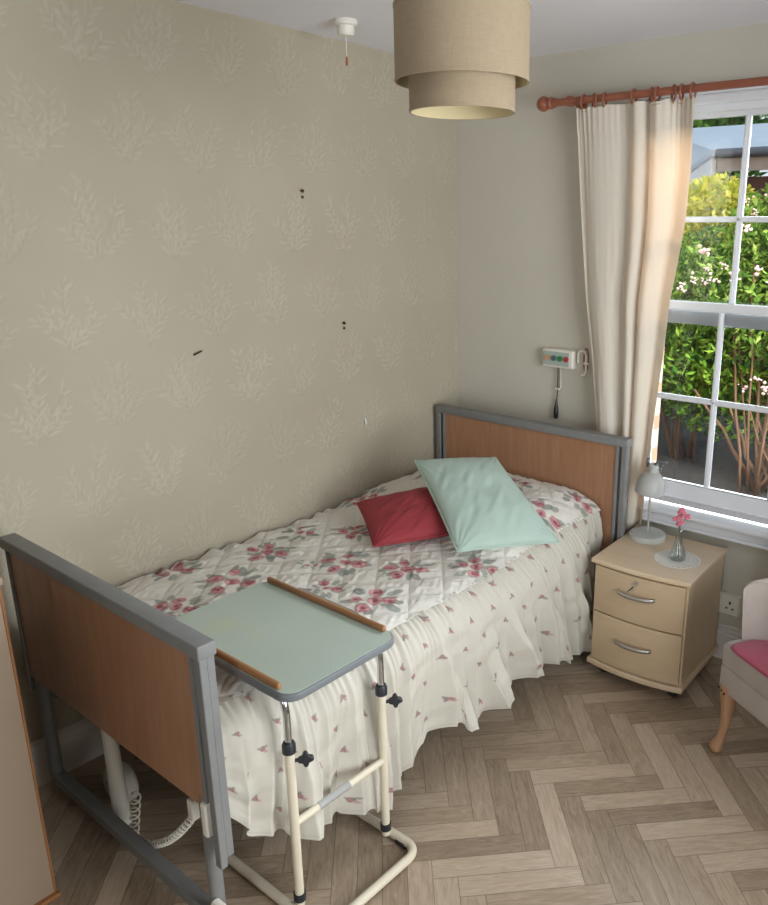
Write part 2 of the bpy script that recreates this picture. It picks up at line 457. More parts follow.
# call unit
cu = thing('nurse_call_unit', 'white wall call unit with four coloured round buttons', 'call unit', (.607, 0, 1.207))
b = B(); b.box((-.083, -.034, -.042), (.083, 0, .042), .009, 3); b.build('housing', M_plastic, cu)
b = B(); b.box((-.074, -.037, -.031), (.062, -.033, .031), .001); b.build('face_plate', plain('grey_green_label', '#a6b3ac', .5, var=.03), cu)['label'] = 'pale grey green face plate'
for k, (hx, nm) in enumerate((('#c99870', 'orange round button'), ('#4d5f66', 'grey round button'), ('#1f7a4a', 'green round button'), ('#a23a3a', 'red round button'))):
    b = B(); b.tube([(-.050+k*.033, -.036, .002), (-.050+k*.033, -.042, .002)], .0125, 20); o = b.build('button', plain('button_'+str(k), hx, .4, var=.03), cu); o['label'] = nm
b = B(); b.tube([(-.008, -.012, -.04), (-.008, -.010, -.15), (-.010, -.012, -.20)], .0028, 8); b.build('pull_cord', plain('cord_brown', '#4a3a38', .6), cu)
b = B(); b.lathe([(0, 0), (.004, 0), (.006, -.02), (.011, -.05), (.011, -.085), (.006, -.092), (0, -.092)], (-.010, -.014, -.19), 16); b.build('cord_handle', plain('black_plastic', '#26262a', .4), cu, autos=True)['label'] = 'black bulb handle at the cord end'
b = B(); b.tube([(.004, -.008, -.04), (.006, -.006, -.14)], .0022, 6); b.tube([(-.02, -.012, -.142), (.004, -.012, -.142)], .005, 8); b.build('cord_clip', M_plastic, cu)
hk = thing('wall_hook', 'cream plastic hook on a brown plate beside the curtain', 'hook', (.737, 0, 1.21))
b = B(); b.prism([(math.cos(a)*.014, math.sin(a)*.055) for a in np.linspace(0, 2*PI, 20, endpoint=False)], 0, .006); b.xf(Matrix.Rotation(PI/2, 4, 'X')); b.build('back_plate', plain('brown_plate', '#a1705e', .5), hk)
b = B()
b.tube([(-.03, -.02, -.01), (-.03, -.02, .02), (-.025, -.02, .037), (-.010, -.02, .045), (.006, -.02, .038), (.012, -.02, .02), (.012, -.02, -.045), (.004, -.02, -.062), (-.010, -.02, -.066)], .0055, 10)
b.tube([(.0, -.018, -.012), (.024, -.02, -.012)], .006, 8); b.tube([(0, 0, .035), (0, -.02, .04)], .006, 8); b.build('hook_arm', M_plastic, hk)

M_slot = plain('slot_dark', '#3a3836', .7)
so = thing('wall_socket', 'white double power socket behind the bedside cabinet', 'socket', (1.46, 0, .265))
b = B(); b.box((-.073, -.030, -.045), (.073, 0, .045), .005); b.build('socket_box', M_plastic, so)
b = B(); b.box((-.071, -.036, -.042), (.071, -.029, .042), .003)
b.build('face_plate', M_plastic, so)
for cx in (-.034, .034):
    b = B()
    b.box((cx-.004, -.0385, .006), (cx+.004, -.035, .018)); b.box((cx-.017, -.0385, -.016), (cx-.009, -.035, -.010)); b.box((cx+.009, -.0385, -.016), (cx+.017, -.035, -.010))
    b.build('pin_slots', M_slot, so)['label'] = 'dark pin slots'
b = B(); b.box((-.02, -.039, .026), (-.008, -.035, .037), .001); b.box((.008, -.039, .026), (.02, -.035, .037), .001); b.build('rocker', M_plastic, so)

# ------------------------------------------------------------------ pendant shade
M_shade = NT('shade_fabric'); t = M_shade
wv = t.noise(t.mapping(t.coord(), scale=(1, 1, .15)), 260, 2); wh = t.noise(t.mapping(t.coord(), scale=(.15, .15, 1)), 260, 2)
t.set(color=t.mix(t.math('MULTIPLY', t.math('ADD', wv, wh), .5), lin('#95846d'), lin('#ab9b84')), rough=.8, spec=.2); t.bump(t.math('ADD', wv, wh), .15, .002)
M_shade = t.m
M_shade_in = plain('shade_lining', '#cdbf98', .7, var=.03)
pl = thing('pendant_lamp', 'beige two tier drum lamp shade hanging from the ceiling', 'lamp', (1.2495, -1.4925, H))
def drum(name, r, z0, z1):
    b = B(); b.lathe([(r, z0), (r, z1)], seg=72); b.mi = 1; b.lathe([(r-.0035, z1), (r-.0035, z0)], seg=72)
    b.mi = 0; b.lathe([(r-.004, z0), (r+.001, z0), (r+.001, z0+.006), (r, z0+.006)], seg=72); b.lathe([(r-.004, z1), (r+.001, z1), (r+.001, z1-.006), (r, z1-.006)], seg=72)
    return b.build(name, [M_shade, M_shade_in], pl, autos=True)
drum('outer_shade', .1535, 2.098-H, 2.255-H); drum('inner_shade', .1220, 2.034-H, 2.235-H)
b = B()
for k in range(3):
    a = k*2*PI/3+.3; b.tube([(.018*math.cos(a), .018*math.sin(a), -.222), (.151*math.cos(a), .151*math.sin(a), -.216)], .002, 6)
b.torus((0, 0, -.222), .02, .003); b.build('spider_frame', M_white, pl)
b = B(); b.tube([(0, 0, -.02), (0, 0, -.2)], .003, 8); b.build('flex', M_plastic, pl)
b = B(); b.lathe([(0, -.19), (.016, -.19), (.02, -.24), (.016, -.255), (0, -.255)], seg=20); b.build('lamp_holder', M_plastic, pl, autos=True)
b = B(); b.lathe([(0, 0), (.045, 0), (.045, -.012), (.02, -.028), (0, -.028)], seg=28); b.build('ceiling_rose', M_plastic, pl, autos=True)
b = B(); b.lathe([(.0, -.25), (.012, -.255), (.015, -.27), (.030, -.30), (.030, -.32), (.018, -.34), (0, -.345)], seg=24); b.build('bulb', plain('frosted_bulb', '#f0efe8', .4, var=.01), pl, autos=True)

# ------------------------------------------------------------------ curtain and pole
M_pole = wood('pole_wood', '#844a38', '#9f624a', .35, 'X')
PYc, PZ = -.09, 2.262
po = thing('curtain_pole', 'reddish wooden curtain pole with a turned ball finial', 'curtain pole', (0, 0, 0))
b = B(); b.tube([(.575, PYc, PZ), (2.52, PYc, PZ)], .0145, 20); b.build('pole', M_pole, po, autos=True)
b = B(); My = Matrix.Rotation(-PI/2, 4, 'Y')
b.lathe([(0, .068), (.012, .066), (.024, .056), (.030, .042), (.030, .032), (.024, .020), (.016, .013), (.016, .010), (.024, .008), (.024, -.002), (.018, -.006), (.018, -.02), (0, -.02)], (.575, PYc, PZ), 28, My); b.build('finial', M_pole, po, autos=True)
b = B(); b.lathe([(0, .068), (.012, .066), (.024, .056), (.030, .042), (.030, .032), (.024, .020), (.016, .013), (.016, -.02), (0, -.02)], (2.52, PYc, PZ), 28, Matrix.Rotation(PI/2, 4, 'Y')); b.build('finial', M_pole, po, autos=True)
for bx in (.665, 2.44):
    b = B(); b.lathe([(0, 0), (.026, 0), (.026, .008), (.013, .018), (.011, .07), (.020, .078), (.020, .10), (0, .10)], (bx, 0, PZ), 24, Matrix.Rotation(PI/2, 4, 'X')); b.build('bracket', M_pole, po, autos=True)
b = B(); b.torus((0, 0, 0), .0255, .0045); ring0 = b.build('curtain_ring', M_pole, None, smooth=True)
b = B(); b.torus((0, 0, -.0325), .004, .0013, Matrix.Rotation(PI/2, 3, 'X'), 12, 6); eye0 = b.build('ring_eye', plain('brass_eye', '#b09050', .3, .8), ring0)
rings = [(.727, .10, 'nearest the ball finial'), (.775, 1.1, 'lying against the pole, second from the finial'), (.822, .35, 'third from the finial'), (.948, .05, 'alone at the middle of the curtain'), (1.022, 1.0, 'turned to show its hole, above the peach fold'), (1.045, .1, 'edge-on, above the peach fold'),
         (1.112, 1.05, 'turned to show its hole, near the window'), (1.142, .25, 'slightly tilted, near the window'), (1.186, .05, 'at the window end of the curtain')]
for k, (rx, tw, lb) in enumerate(rings):
    r_ = ring0 if k == 0 else ring0.copy()
    if k:
        COL.objects.link(r_); e_ = eye0.copy(); COL.objects.link(e_); e_.parent = r_
    r_.location = (rx, PYc, PZ-.008)
    # ring plane contains z; twist about z
    r_.rotation_euler = (PI/2, 0, PI/2+tw*.7)
    tag(r_, 'wooden curtain ring ' + lb, 'curtain ring', 'wooden rings on the curtain pole')
def fix_eye(o): o.rotation_euler = (-PI/2, 0, 0); o.location = (0, 0, 0)
for o in list(bpy.data.objects):
    if o.name.startswith('ring_eye'): fix_eye(o)

M_curt = NT('curtain_cloth'); t = M_curt; t.n.remove(t.bsdf)
wf = t.node('ShaderNodeTexWave', wave_type='BANDS', bands_direction='Z'); wf.inputs['Scale'].default_value = 55; wf.inputs['Distortion'].default_value = .4
t.l.new(t.coord(), wf.inputs['Vector'])
cc = t.mix(t.math('MULTIPLY', wf.outputs[0], .18), lin('#e6e1d5'), lin('#d8d2c4'))
df = t.node('ShaderNodeBsdfDiffuse'); t.l.new(cc, df.inputs[0]); tl = t.node('ShaderNodeBsdfTranslucent'); tl.inputs[0].default_value = (*lin('#f0bb8c'), 1)
bp = t.node('ShaderNodeBump'); bp.inputs['Strength'].default_value = .2; bp.inputs['Distance'].default_value = .002; t.l.new(wf.outputs[0], bp.inputs['Height']); t.l.new(bp.outputs[0], df.inputs['Normal'])
mx = t.node('ShaderNodeMixShader'); mx.inputs[0].default_value = .18; t.l.new(df.outputs[0], mx.inputs[1]); t.l.new(tl.outputs[0], mx.inputs[2]); t.l.new(mx.outputs[0], t.out.inputs[0])
M_curt = t.m
cu2 = thing('curtain', 'long cream curtain gathered at the left of the window', 'curtain', (0, 0, 0))
def curtain_sheet(name, ztop, zbot, inset, nz):
    nu = 420
    u = np.linspace(0, 1, nu)[:, None]; z = np.linspace(ztop, zbot, nz)[None, :]
    zz = np.broadcast_to(z, (nu, nz))
    xl = np.interp(-zz, [-2.24, -1.87, -1.48, -1.25, -.95, -.5, -.2], [.690, .722, .764, .802, .840, .865, .87])
    xr = np.interp(-zz, [-2.24, -2.0, -1.8, -1.65, -1.5, -1.2, -.98, -.54, -.48], [1.200, 1.206, 1.200, 1.182, 1.160, 1.140, 1.125, 1.10, 1.03])
    uu = np.broadcast_to(u, (nu, nz)); drop = np.clip((2.24-zz)/2.0, 0, 1)
    x = xl+(xr-xl)*uu
    # irregular folds
    ph = np.interp(uu, [0, .08, .22, .40, .50, .58, .66, .76, .90, 1], [0.3, 1.0, 1.6, 2.3, 3.0, 4.0, 5.0, 5.9, 6.7, 7.3])*PI
    amp = np.interp(uu, [0, .1, .3, .5, .6, .75, 1], [.012, .018, .020, .030, .038, .034, .022])*(.55+.65*drop)
    fold = np.sin(ph)*amp
    pin = np.sin(uu*2*PI*22)*.0035*(np.exp(-((uu-.08)/.06)**2)+.8*np.exp(-((uu-.85)/.12)**2)+.25)*np.exp(-(2.24-zz)*7)
    w = vnoise(uu*9+3, zz*2.2, 5)*.010+vnoise(uu*30, zz*6, 6)*.003
    y = PYc+.002+.020*drop+fold*(1-.25*drop)+pin+w*(.3+drop)+inset
    x = x+np.cos(ph)*amp*.35
    zz2 = zz+np.where(zz > ztop-.01, vnoise(uu*14, uu*0, 8)*.012, 0)
    V = np.stack([x, y, zz2], -1).reshape(-1, 3)
    o = mesh_obj(name, V, grid_faces(nu, nz), M_curt, cu2, True)
    return o
curtain_sheet('curtain_panel', 2.225, .30, 0, 220)
hd = curtain_sheet('heading_band', 2.232, 2.135, -.0035, 24)

# ------------------------------------------------------------------ bed
M_grey = plain('grey_powder_coat', '#7c7d7d', .45, var=.05, scale=30, spec=.4)
M_beech = wood('beech_laminate', '#966c50', '#ac8265', .30, 'Z', 5, 10)
M_beech_edge = wood('beech_edge', '#8a5f45', '#9b6b4c', .4, 'X')
M_cream = plain('cream_powder_coat', '#d3cab6', .35, var=.03, scale=20)
M_silver = plain('painted_silver', '#8e9296', .4, .3)
M_black = plain('black_plastic_knob', '#22252b', .45)
M_matt = plain('mattress_blue', '#3f4956', .6)
bed = thing('profiling_bed', 'single profiling care bed with brown panelled head and foot boards', 'bed', (0, 0, 0))
def bed_end(name, yf, sgn, ztop, x0, x1, zpan, lm=.055):
    """yf: face towards the camera; frame sits at yf..yf+.04"""
    b = B(); b.box((x0, yf-.004, ztop-.036), (x1, yf+.044, ztop), .004, 3)
    root = b.build(name, M_grey, bed, autos=True)
    b = B(); b.box((x0+lm, yf+.008, zpan), (x1-.055, yf+.028, ztop-.036), .002); b.build('panel', M_beech, root)
    for s in (0, 1):
        b = B()
        xs = x0+lm if s == 0 else x1-.055
        b.box((xs-.014 if s == 0 else xs, yf+.002, zpan-.05), (xs if s == 0 else xs+.014, yf+.034, ztop-.034), .002)
        b.build('panel_stile', M_grey, root)
    for s in (0, 1):
        if s == 0 and lm < .05: continue
        xa = x0+.002 if s == 0 else x1-.026
        b = B(); b.box((xa, yf-.001, .30), (xa+.024, yf+.018, ztop-.034), .003); b.box((xa+.004, yf+.018, .32), (xa+.020, yf+.040, ztop-.036), .003)
        b.build('side_post', M_grey, root)
    return root
fb = bed_end('footboard', -2.198, -1, .901, .066, 1.082, .44, .026)
hb = bed_end('headboard', -.205, 1, .944, .028, 1.068, .42)
b = B(); b.tube([(.94, -.2, .91), (.945, -.2085, .91)], .001, 6)
for y0, y1 in ((-2.18, -2.14), (-.18, -.14)):
    pass
for ex, yy in ((1.000, -2.172), (.118, -2.172), (1.0, -.165), (.118, -.165)):
    b = B(); b.tube([(ex, yy, .03), (ex, yy, .47)], .019, 18); b.build('leg', M_grey, bed, autos=True)
for yy in (-2.172, -.165):
    b = B(); b.box((.118, yy-.018, .062), (1.0, yy+.018, .098), .004); b.build('cross_bar', M_grey, bed)
b = B(); b.box((1.022, -2.205, .375), (1.044, -2.15, .47), .006, 3); b.build('rail_catch', M_plastic, bed)['label'] = 'white plastic rail catch'
b = B(); b.tube([(1.018, -2.19, .155), (1.05, -2.19, .155)], .014, 12); b.build('rail_knob', M_plastic, bed)
for xx in (.12, .96):
    b = B(); b.box((xx-.02, -2.15, .36), (xx+.02, -.19, .41), .004); b.build('side_rail', M_grey, bed)
b = B(); b.box((.09, -2.12, .425), (.95, -.20, .578), .03, 4); b.build('mattress', M_matt, bed, autos=True)
b = B(); b.box((.10, -2.12, .405), (.96, -.2, .425), .004); b.build('mattress_platform', M_grey, bed)
b = B(); b.tube([(.405, -2.12, .42), (.410, -2.12, .23), (.413, -2.12, .05), (.413, -2.12, .02)], .024, 18, rs=[.020, .022, .026, .026])
b.build('lift_column', M_plastic, bed, autos=True)['label'] = 'white lifting motor column'
b = B(); b.lathe([(0, -.03), (.055, -.03), (.066, -.02), (.066, .02), (.055, .03), (.03, .034), (.028, .02), (0, .02)], (.300, -2.06, .070), 32, Matrix.Rotation(PI/2, 4, 'X')); b.build('motor_housing', M_plastic, bed, autos=True)['label'] = 'round white motor housing'
def coil(p0, p1, turns, r, sag=0.):
    p0, p1 = Vector(p0), Vector(p1); d = (p1-p0).normalized(); a = d.cross(Vector((0, 0, 1)) if abs(d.z) < .9 else Vector((0, 1, 0))).normalized(); c2 = d.cross(a)
    P = []
    n = turns*10
    for i in range(n+1):
        t_ = i/n; ang = 2*PI*turns*t_
        P.append(p0.lerp(p1, t_)+(a*math.cos(ang)+c2*math.sin(ang))*r-Vector((0, 0, sag*4*t_*(1-t_))))
    return P
b = B(); P = coil((.56, -2.135, .22), (.505, -2.135, .03), 6, .013); P += coil((.53, -2.135, .03), (.87, -2.135, .31), 20, .010, .045); b.tube(P, .0028, 6)
b.build('spiral_cable', M_plastic, bed, smooth=True)['label'] = 'white spiral handset cable'
b = B(); b.box((.86, -2.15, .30), (.885, -2.12, .36), .004); b.build('cable_plug', M_plastic, bed)

# ------------------------------------------------------------------ bedspread
def mat_painted(name, rough, bump_scale, bs, sheen=.1):
    t = NT(name); a = t.node('ShaderNodeAttribute', attribute_name='paint')
    n = t.noise(t.coord(), bump_scale, 3)
    t.set(color=a.outputs['Color'], rough=rough, spec=.2); t.bsdf.inputs['Sheen Weight'].default_value = sheen
    t.bump(n, bs, .003); return t.m
M_quilt = mat_painted('quilted_print', .85, 90, .25)
M_frill = mat_painted('frill_print', .8, 60, .12)
CLOTH = np.array(lin('#bebab1'))
def stain(C, A, Bc, u, v, shape, col, alpha=1.):
    """paint a small blob into colour grid C; A,Bc 1-D axes"""
    r = shape[0]*1.3
    a0, a1 = np.searchsorted(A, [u-r, u+r]); b0, b1 = np.searchsorted(Bc, [v-r, v+r])
    if a1 <= a0 or b1 <= b0: return
    uu, vv = np.meshgrid(A[a0:a1]-u, Bc[b0:b1]-v, indexing='ij')
    ang = shape[2]; p = uu*math.cos(ang)+vv*math.sin(ang); q = -uu*math.sin(ang)+vv*math.cos(ang)
    d = (p/shape[0])**2+(q/shape[1])**2
    m = (np.clip(1.25-d, 0, .4)/.4*alpha)[..., None]
    C[a0:a1, b0:b1] = C[a0:a1, b0:b1]*(1-m)+np.array(col)*m
def quilt_z(x, y):
    z = .604+0*x
    bul = sstep(-.98, -.62, y)*(1-.30*sstep(-.36, -.2, y))
    prof = sstep(-.05, .32, x)*(1-sstep(.80, 1.02, x))
    z = z+.105*bul*(.30+.70*prof)
    z = z-.05*(np.clip(np.abs(x-.5)-.38, 0, 1)/.12)**2*(.35+.65*bul)
    z = z+.050*sstep(-1.85, -2.03, y)*sstep(.60, .92, x)
    return z
bs = thing('bedspread', 'white quilted bedspread with rose print and deep gathered frill', 'bedspread', (0, 0, 0))
def make_quilt():
    X = np.linspace(.012, .965, 318); Y = np.linspace(-2.135, -.212, 640)
    x, y = np.meshgrid(X, Y, indexing='ij')
    z = quilt_z(x, y)
    c = .115; a = (x+.9*y)/c/1.35; d = (x-.9*y)/c/1.35
    puff = np.minimum(np.abs(np.sin(a*PI)), np.abs(np.sin(d*PI)))**.55
    z = z+.0075*puff
    fade = 1-.7*sstep(.90, .96, x)
    z = z+(vnoise(x*8+2, y*8, 1)*.008+vnoise((x+.6*y)*70, (y-x)*22, 2)*.0055*puff+vnoise((x-y)*60, (y+.4*x)*16, 3)*.006*puff)*fade
    # ruck along the wall side
    z = z+.010*np.exp(-((x-.03)/.04)**2)*np.sin(y*55+vnoise(y*8, x*0, 4)*9)
    C = np.ones(x.shape+(3,))*np.array(lin('#dddad3'))
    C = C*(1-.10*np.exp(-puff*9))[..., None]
    rr = random.Random(21)
    cl = [(.068, -1.667, 1), (.305, -1.603, 1.15), (.201, -1.368, 1), (.142, -1.168, .9), (.496, -1.254, 1.1), (.312, -1.026, .95), (.411, -1.349, .5), (.712, -1.153, 1.05), (.800, -1.404, 1.1),
          (.601, -1.436, .75), (.34, -1.827, 1.), (.900, -.985, 1.), (.60, -1.70, 1.1), (.82, -1.86, 1), (.06, -1.93, .9), (.10, -.78, 1), (.55, -.72, 1.1), (.28, -.50, 1), (.885, -.56, 1.05), (.62, -.38, 1), (.90, -.30, .9), (.50, -2.0, 1), (.45, -.93, .6)]
    greens = [lin('#868d87'), lin('#949a92'), lin('#767f79')]
    for (cx, cy, s) in cl:
        n = 13 if s > .7 else 6
        off = rr.uniform(0, 6)
        for k in range(n):
            an = off+k*2*PI/n+rr.uniform(-.3, .3); rd = rr.uniform(.045, .085)*s
            stain(C, X, Y, cx+math.cos(an)*rd, cy+math.sin(an)*rd, (rr.uniform(.020, .032)*s, rr.uniform(.009, .014)*s, an+rr.uniform(-.4, .4)), rr.choice(greens), .8)
            stain(C, X, Y, cx+math.cos(an)*rd, cy+math.sin(an)*rd, (rr.uniform(.018, .024)*s, .0022, an), lin('#a5aaa1'), .7)
        pos = [(0, 0), (.040, .018), (-.030, .034), (.012, -.044), (-.045, -.022)][: (5 if s > .9 else (3 if s > .6 else 2))]
        for (px, py) in pos:
            qx, qy = cx+px*s*1.15+rr.uniform(-.008, .008), cy+py*s*1.15+rr.uniform(-.008, .008); r = rr.uniform(.017, .025)*s
            stain(C, X, Y, qx, qy, (r*1.12, r, rr.uniform(0, 3)), lin('#b8737b'), .85)
            for j in range(6):
                aj = j*2*PI/6+rr.random(); 
                stain(C, X, Y, qx+math.cos(aj)*r*.66, qy+math.sin(aj)*r*.66, (r*.42, r*.20, aj+PI/2), lin(rr.choice(['#d3a6a8', '#964f5a', '#c58a90'])), .85)
            stain(C, X, Y, qx, qy, (r*.38, r*.28, rr.uniform(0, 3)), lin('#8d4450'), .85)
    V = np.stack([x, y, z], -1).reshape(-1, 3)
    o = mesh_obj('quilted_top', V, grid_faces(len(X), len(Y)), M_quilt, bs, True); set_col(o, C.reshape(-1, 3))
make_quilt()
def hem_z(y):
    return np.interp(y, [-2.135, -2.10, -2.04, -1.98, -1.9, -1.8, -1.7, -1.61, -1.50, -1.45, -1.39, -1.33, -1.26, -1.2, -1.1, -.96, -.8, -.6, -.46, -.38, -.2],
                     [.42, .36, .29, .245, .20, .16, .12, .10, .125, .165, .205, .205, .150, .108, .13, .166, .135, .075, .045, .10, .14])
def make_frill():
    ns, nt = 1150, 150
    S = np.linspace(-2.135, -.215, ns); T = np.linspace(0, 1, nt)
    s, t = np.meshgrid(S, T, indexing='ij')
    slant = .10*sstep(-1.5, -.9, s)*(1-sstep(-.45, -.25, s))-.03*sstep(-1.6, -2.0, s)
    sh = s-slant*t*.3
    # fold phase with irregular spacing: fine gathers at the seam, broad folds below
    knots = [-2.135]; rr = random.Random(5)
    while knots[-1] < -.1: knots.append(knots[-1]+rr.choice([.06, .085, .10, .12, .15, .075])*(1+.35*(knots[-1] > -1.45)))
    kv = np.arange(len(knots))*1.0
    ph = np.interp(sh, knots, kv)
    am = np.interp(sh, knots, [rr.uniform(.55, 1.15) for _ in knots])
    fr = ph-np.floor(ph)
    tri = 1-np.abs(2*fr-1)                       # 0..1..0
    asym = np.clip(1-np.abs(fr-.35)/np.where(fr < .35, .35, .65), 0, 1)
    big = .72*(1-tri)**2.4+.28*asym**1.6
    knots2 = [-2.135]
    while knots2[-1] < -.1: knots2.append(knots2[-1]+rr.uniform(.014, .034))
    p2 = np.interp(sh+.01*vnoise(s*20, t*4, 9), knots2, np.arange(len(knots2))*1.0)
    fine = .5-.5*np.cos(2*PI*p2)
    am2 = np.interp(sh, knots2, [rr.uniform(.3, 1.2) for _ in knots2])
    A_big = (.012+.062*sstep(.02, .9, t))*am
    A_fine = .012*np.exp(-t/.13)*am2+.0003*am2
    o_s = 1-.60*sstep(-.50, -.28, s)
    out = (.070*(1-(1-np.clip(t/.30, 0, 1))**2.2)+.030*t)*o_s
    wr = vnoise(s*14+t*5, t*9+s*3, 10)*.012*sstep(.0, .4, t)+vnoise(s*40+t*9, t*16, 12)*.0035
    kn3 = [-2.2]
    rr3 = random.Random(14)
    while kn3[-1] < .1: kn3.append(kn3[-1]+rr3.uniform(.13, .26))
    q3 = np.interp(s-t*.16*sstep(-1.7, -1.2, s)+t*.05, kn3, np.arange(len(kn3))*1.0)
    f3 = q3-np.floor(q3); broad = np.abs(2*f3-1)**1.8
    out = out+.075*sstep(.05, 1, t)*(broad-.45)*o_s
    x = .950+out+A_big*(big-.35)*o_s+A_fine*(fine-.3)+wr
    zs = quilt_z(np.full_like(s, .955), s)-.002
    zh = hem_z(s)+.003*np.sin(ph*2*PI)
    g = t**1.10
    z = zs+(zh-zs)*g + .010*np.exp(-t/.05)*0 + .006*np.exp(-(t/.05))*fine
    y = s+slant*t+(A_big*.22*np.sin(ph*2*PI))*sstep(.05, .6, t)
    # painted sprigs
    C = np.ones(s.shape+(3,))*CLOTH*np.array([1., .995, .975])
    Lh = (T*.52)
    rr = random.Random(8); k = 0
    v = .03
    row = 0
    Sl = S
    while v < .54:
        u = -2.13+(.056 if row % 2 else 0)
        while u < -.22:
            uu, vv = u+rr.uniform(-.012, .012), v+rr.uniform(-.012, .012)
            an = rr.uniform(0, 6.3)
            stain(C, Sl, Lh, uu, vv, (.0075, .0085, 0), lin('#94646a'), .8); stain(C, Sl, Lh, uu+.008, vv+.009, (.0045, .005, 0), lin('#a67c80'), .7)
            stain(C, Sl, Lh, uu+.009*math.cos(an), vv+.009*math.sin(an), (.0075, .0035, an), lin('#6f7570'), .75)
            stain(C, Sl, Lh, uu-.009*math.cos(an+1), vv-.010*math.sin(an+1), (.0062, .0028, an+1), lin('#6f7570'), .75)
            stain(C, Sl, Lh, uu+.007*math.cos(an+2.2), vv+.007*math.sin(an+2.2), (.0035, .003, an), lin('#92606a'), .75)
            u += .112
        v += .085; row += 1
    # stitched hem line
    hemline = np.exp(-((t-.975)/.006)**2)[..., None]*.12
    C = C*(1-hemline)
    V = np.stack([x, y, z], -1).reshape(-1, 3)
    o = mesh_obj('frill', V, grid_faces(ns, nt), M_frill, bs, True); set_col(o, C.reshape(-1, 3))
    md = o.modifiers.new('thick', 'SOLIDIFY'); md.thickness = .002; md.offset = -1
    # foot end frill behind the footboard
    ns2 = 300
    S2 = np.linspace(.02, .96, ns2); s2, t2 = np.meshgrid(S2, np.linspace(0, 1, 20), indexing='ij')
    z2 = quilt_z(s2, np.full_like(s2, -2.135))*(1-t2)+.47*t2
    y2 = -2.135-.004-.005*np.sin(s2*90)*t2
    V = np.stack([s2, y2, z2], -1).reshape(-1, 3); o = mesh_obj('foot_drop', V, grid_faces(ns2, 20), M_frill, bs, True)
    set_col(o, np.ones((len(V), 3))*CLOTH)
make_frill()

# ------------------------------------------------------------------ cushions
def cushion(name, label, P, thick, mat, seed, piping=None, bow=.03, inset=.12):
    """P: corners tl, tr, br, bl"""
    P = [np.array(p) for p in P]; n = 90
    u, v = np.meshgrid(np.linspace(0, 1, n), np.linspace(0, 1, n), indexing='ij')
    U, W = 2*u-1, 2*v-1
    # edges bow in between the corners
    ub = .5+(u-.5)*(1-bow*(1-W**2)); vb = .5+(v-.5)*(1-bow*(1-U**2))
    def bil(a, b_): return (P[0]*((1-a)*(1-b_))[..., None]+P[1]*(a*(1-b_))[..., None]+P[2]*(a*b_)[..., None]+P[3]*((1-a)*b_)[..., None])
    base = bil(ub, vb)
    N = np.cross(P[3]-P[0], P[1]-P[0]); N /= np.linalg.norm(N)
    if N[2] < 0: N = -N
    e = np.clip((1-U**2)*(1-W**2), 0, 1)
    h = thick/2*e**.48
    rad = (U*W)
    wr = (vnoise(U*2.2+3, W*2.2, seed)*.012+vnoise((U+W)*7, (U-W)*2.2, seed+1)*.007)*e**.35
    cr = .004*np.sin((np.arctan2(np.abs(W)-1.02, np.abs(U)-1.02))*22)*np.exp(-((1-np.abs(U))**2+(1-np.abs(W))**2)/.12)
    top = base+N*(h+wr+cr)[..., None]; bot = base-N*(h*.75)[..., None]
    V = np.vstack([top.reshape(-1, 3), bot.reshape(-1, 3)])
    f1 = grid_faces(n, n); f2_ = [[a+n*n for a in f[::-1]] for f in f1]
    root = mesh_obj(name, V, f1+f2_, mat, None, True)
    bm = bmesh.new(); bm.from_mesh(root.data); bmesh.ops.remove_doubles(bm, verts=bm.verts, dist=.0004); bmesh.ops.recalc_face_normals(bm, faces=bm.faces[:]); bm.to_mesh(root.data); bm.free()
    tag(root, label, 'cushion')
    if piping:
        pts = [tuple(base[i, 0]) for i in range(n)]+[tuple(base[n-1, j]) for j in range(1, n)]+[tuple(base[i, n-1]) for i in range(n-2, -1, -1)]+[tuple(base[0, j]) for j in range(n-2, 0, -1)]
        b = B(); b.tube(pts+pts[:1], .004, 6, caps=False); b.build('seam', piping, root, smooth=True)
    return root
def fabric(name, h1, h2, rough=.75, sheen=.15, bs_=.15):
    t = NT(name); f = t.noise(t.coord(), 7, 3); w = t.noise(t.coord(), 350, 2)
    t.set(color=t.mix(t.math('MULTIPLY', w, .15), t.ramp(f, [(.3, lin(h1)), (.7, lin(h2))]), (0, 0, 0)), rough=rough, spec=.25)
    t.bsdf.inputs['Sheen Weight'].default_value = sheen
    t.bump(t.math('ADD', w, t.math('MULTIPLY', t.noise(t.coord(), 22, 4), 3)), bs_, .004); return t.m
M_teal = fabric('mint_cotton', '#aec3b9', '#b6cbc2', .6)
M_red = fabric('red_cotton', '#96383f', '#a04047', .75, .04)
cushion('cushion', 'red square cushion lying half under the mint green one',
        [(.262, -.960, .700), (.500, -.640, .745), (.745, -.800, .655), (.530, -1.135, .640)], .13, M_red, 31, M_red)
cushion('cushion', 'large mint green cushion propped on the bedspread near the headboard',
        [(.418, -.782, .868), (.640, -.535, .865), (1.048, -.675, .642), (.808, -.985, .642)], .15, M_teal, 47, M_teal)

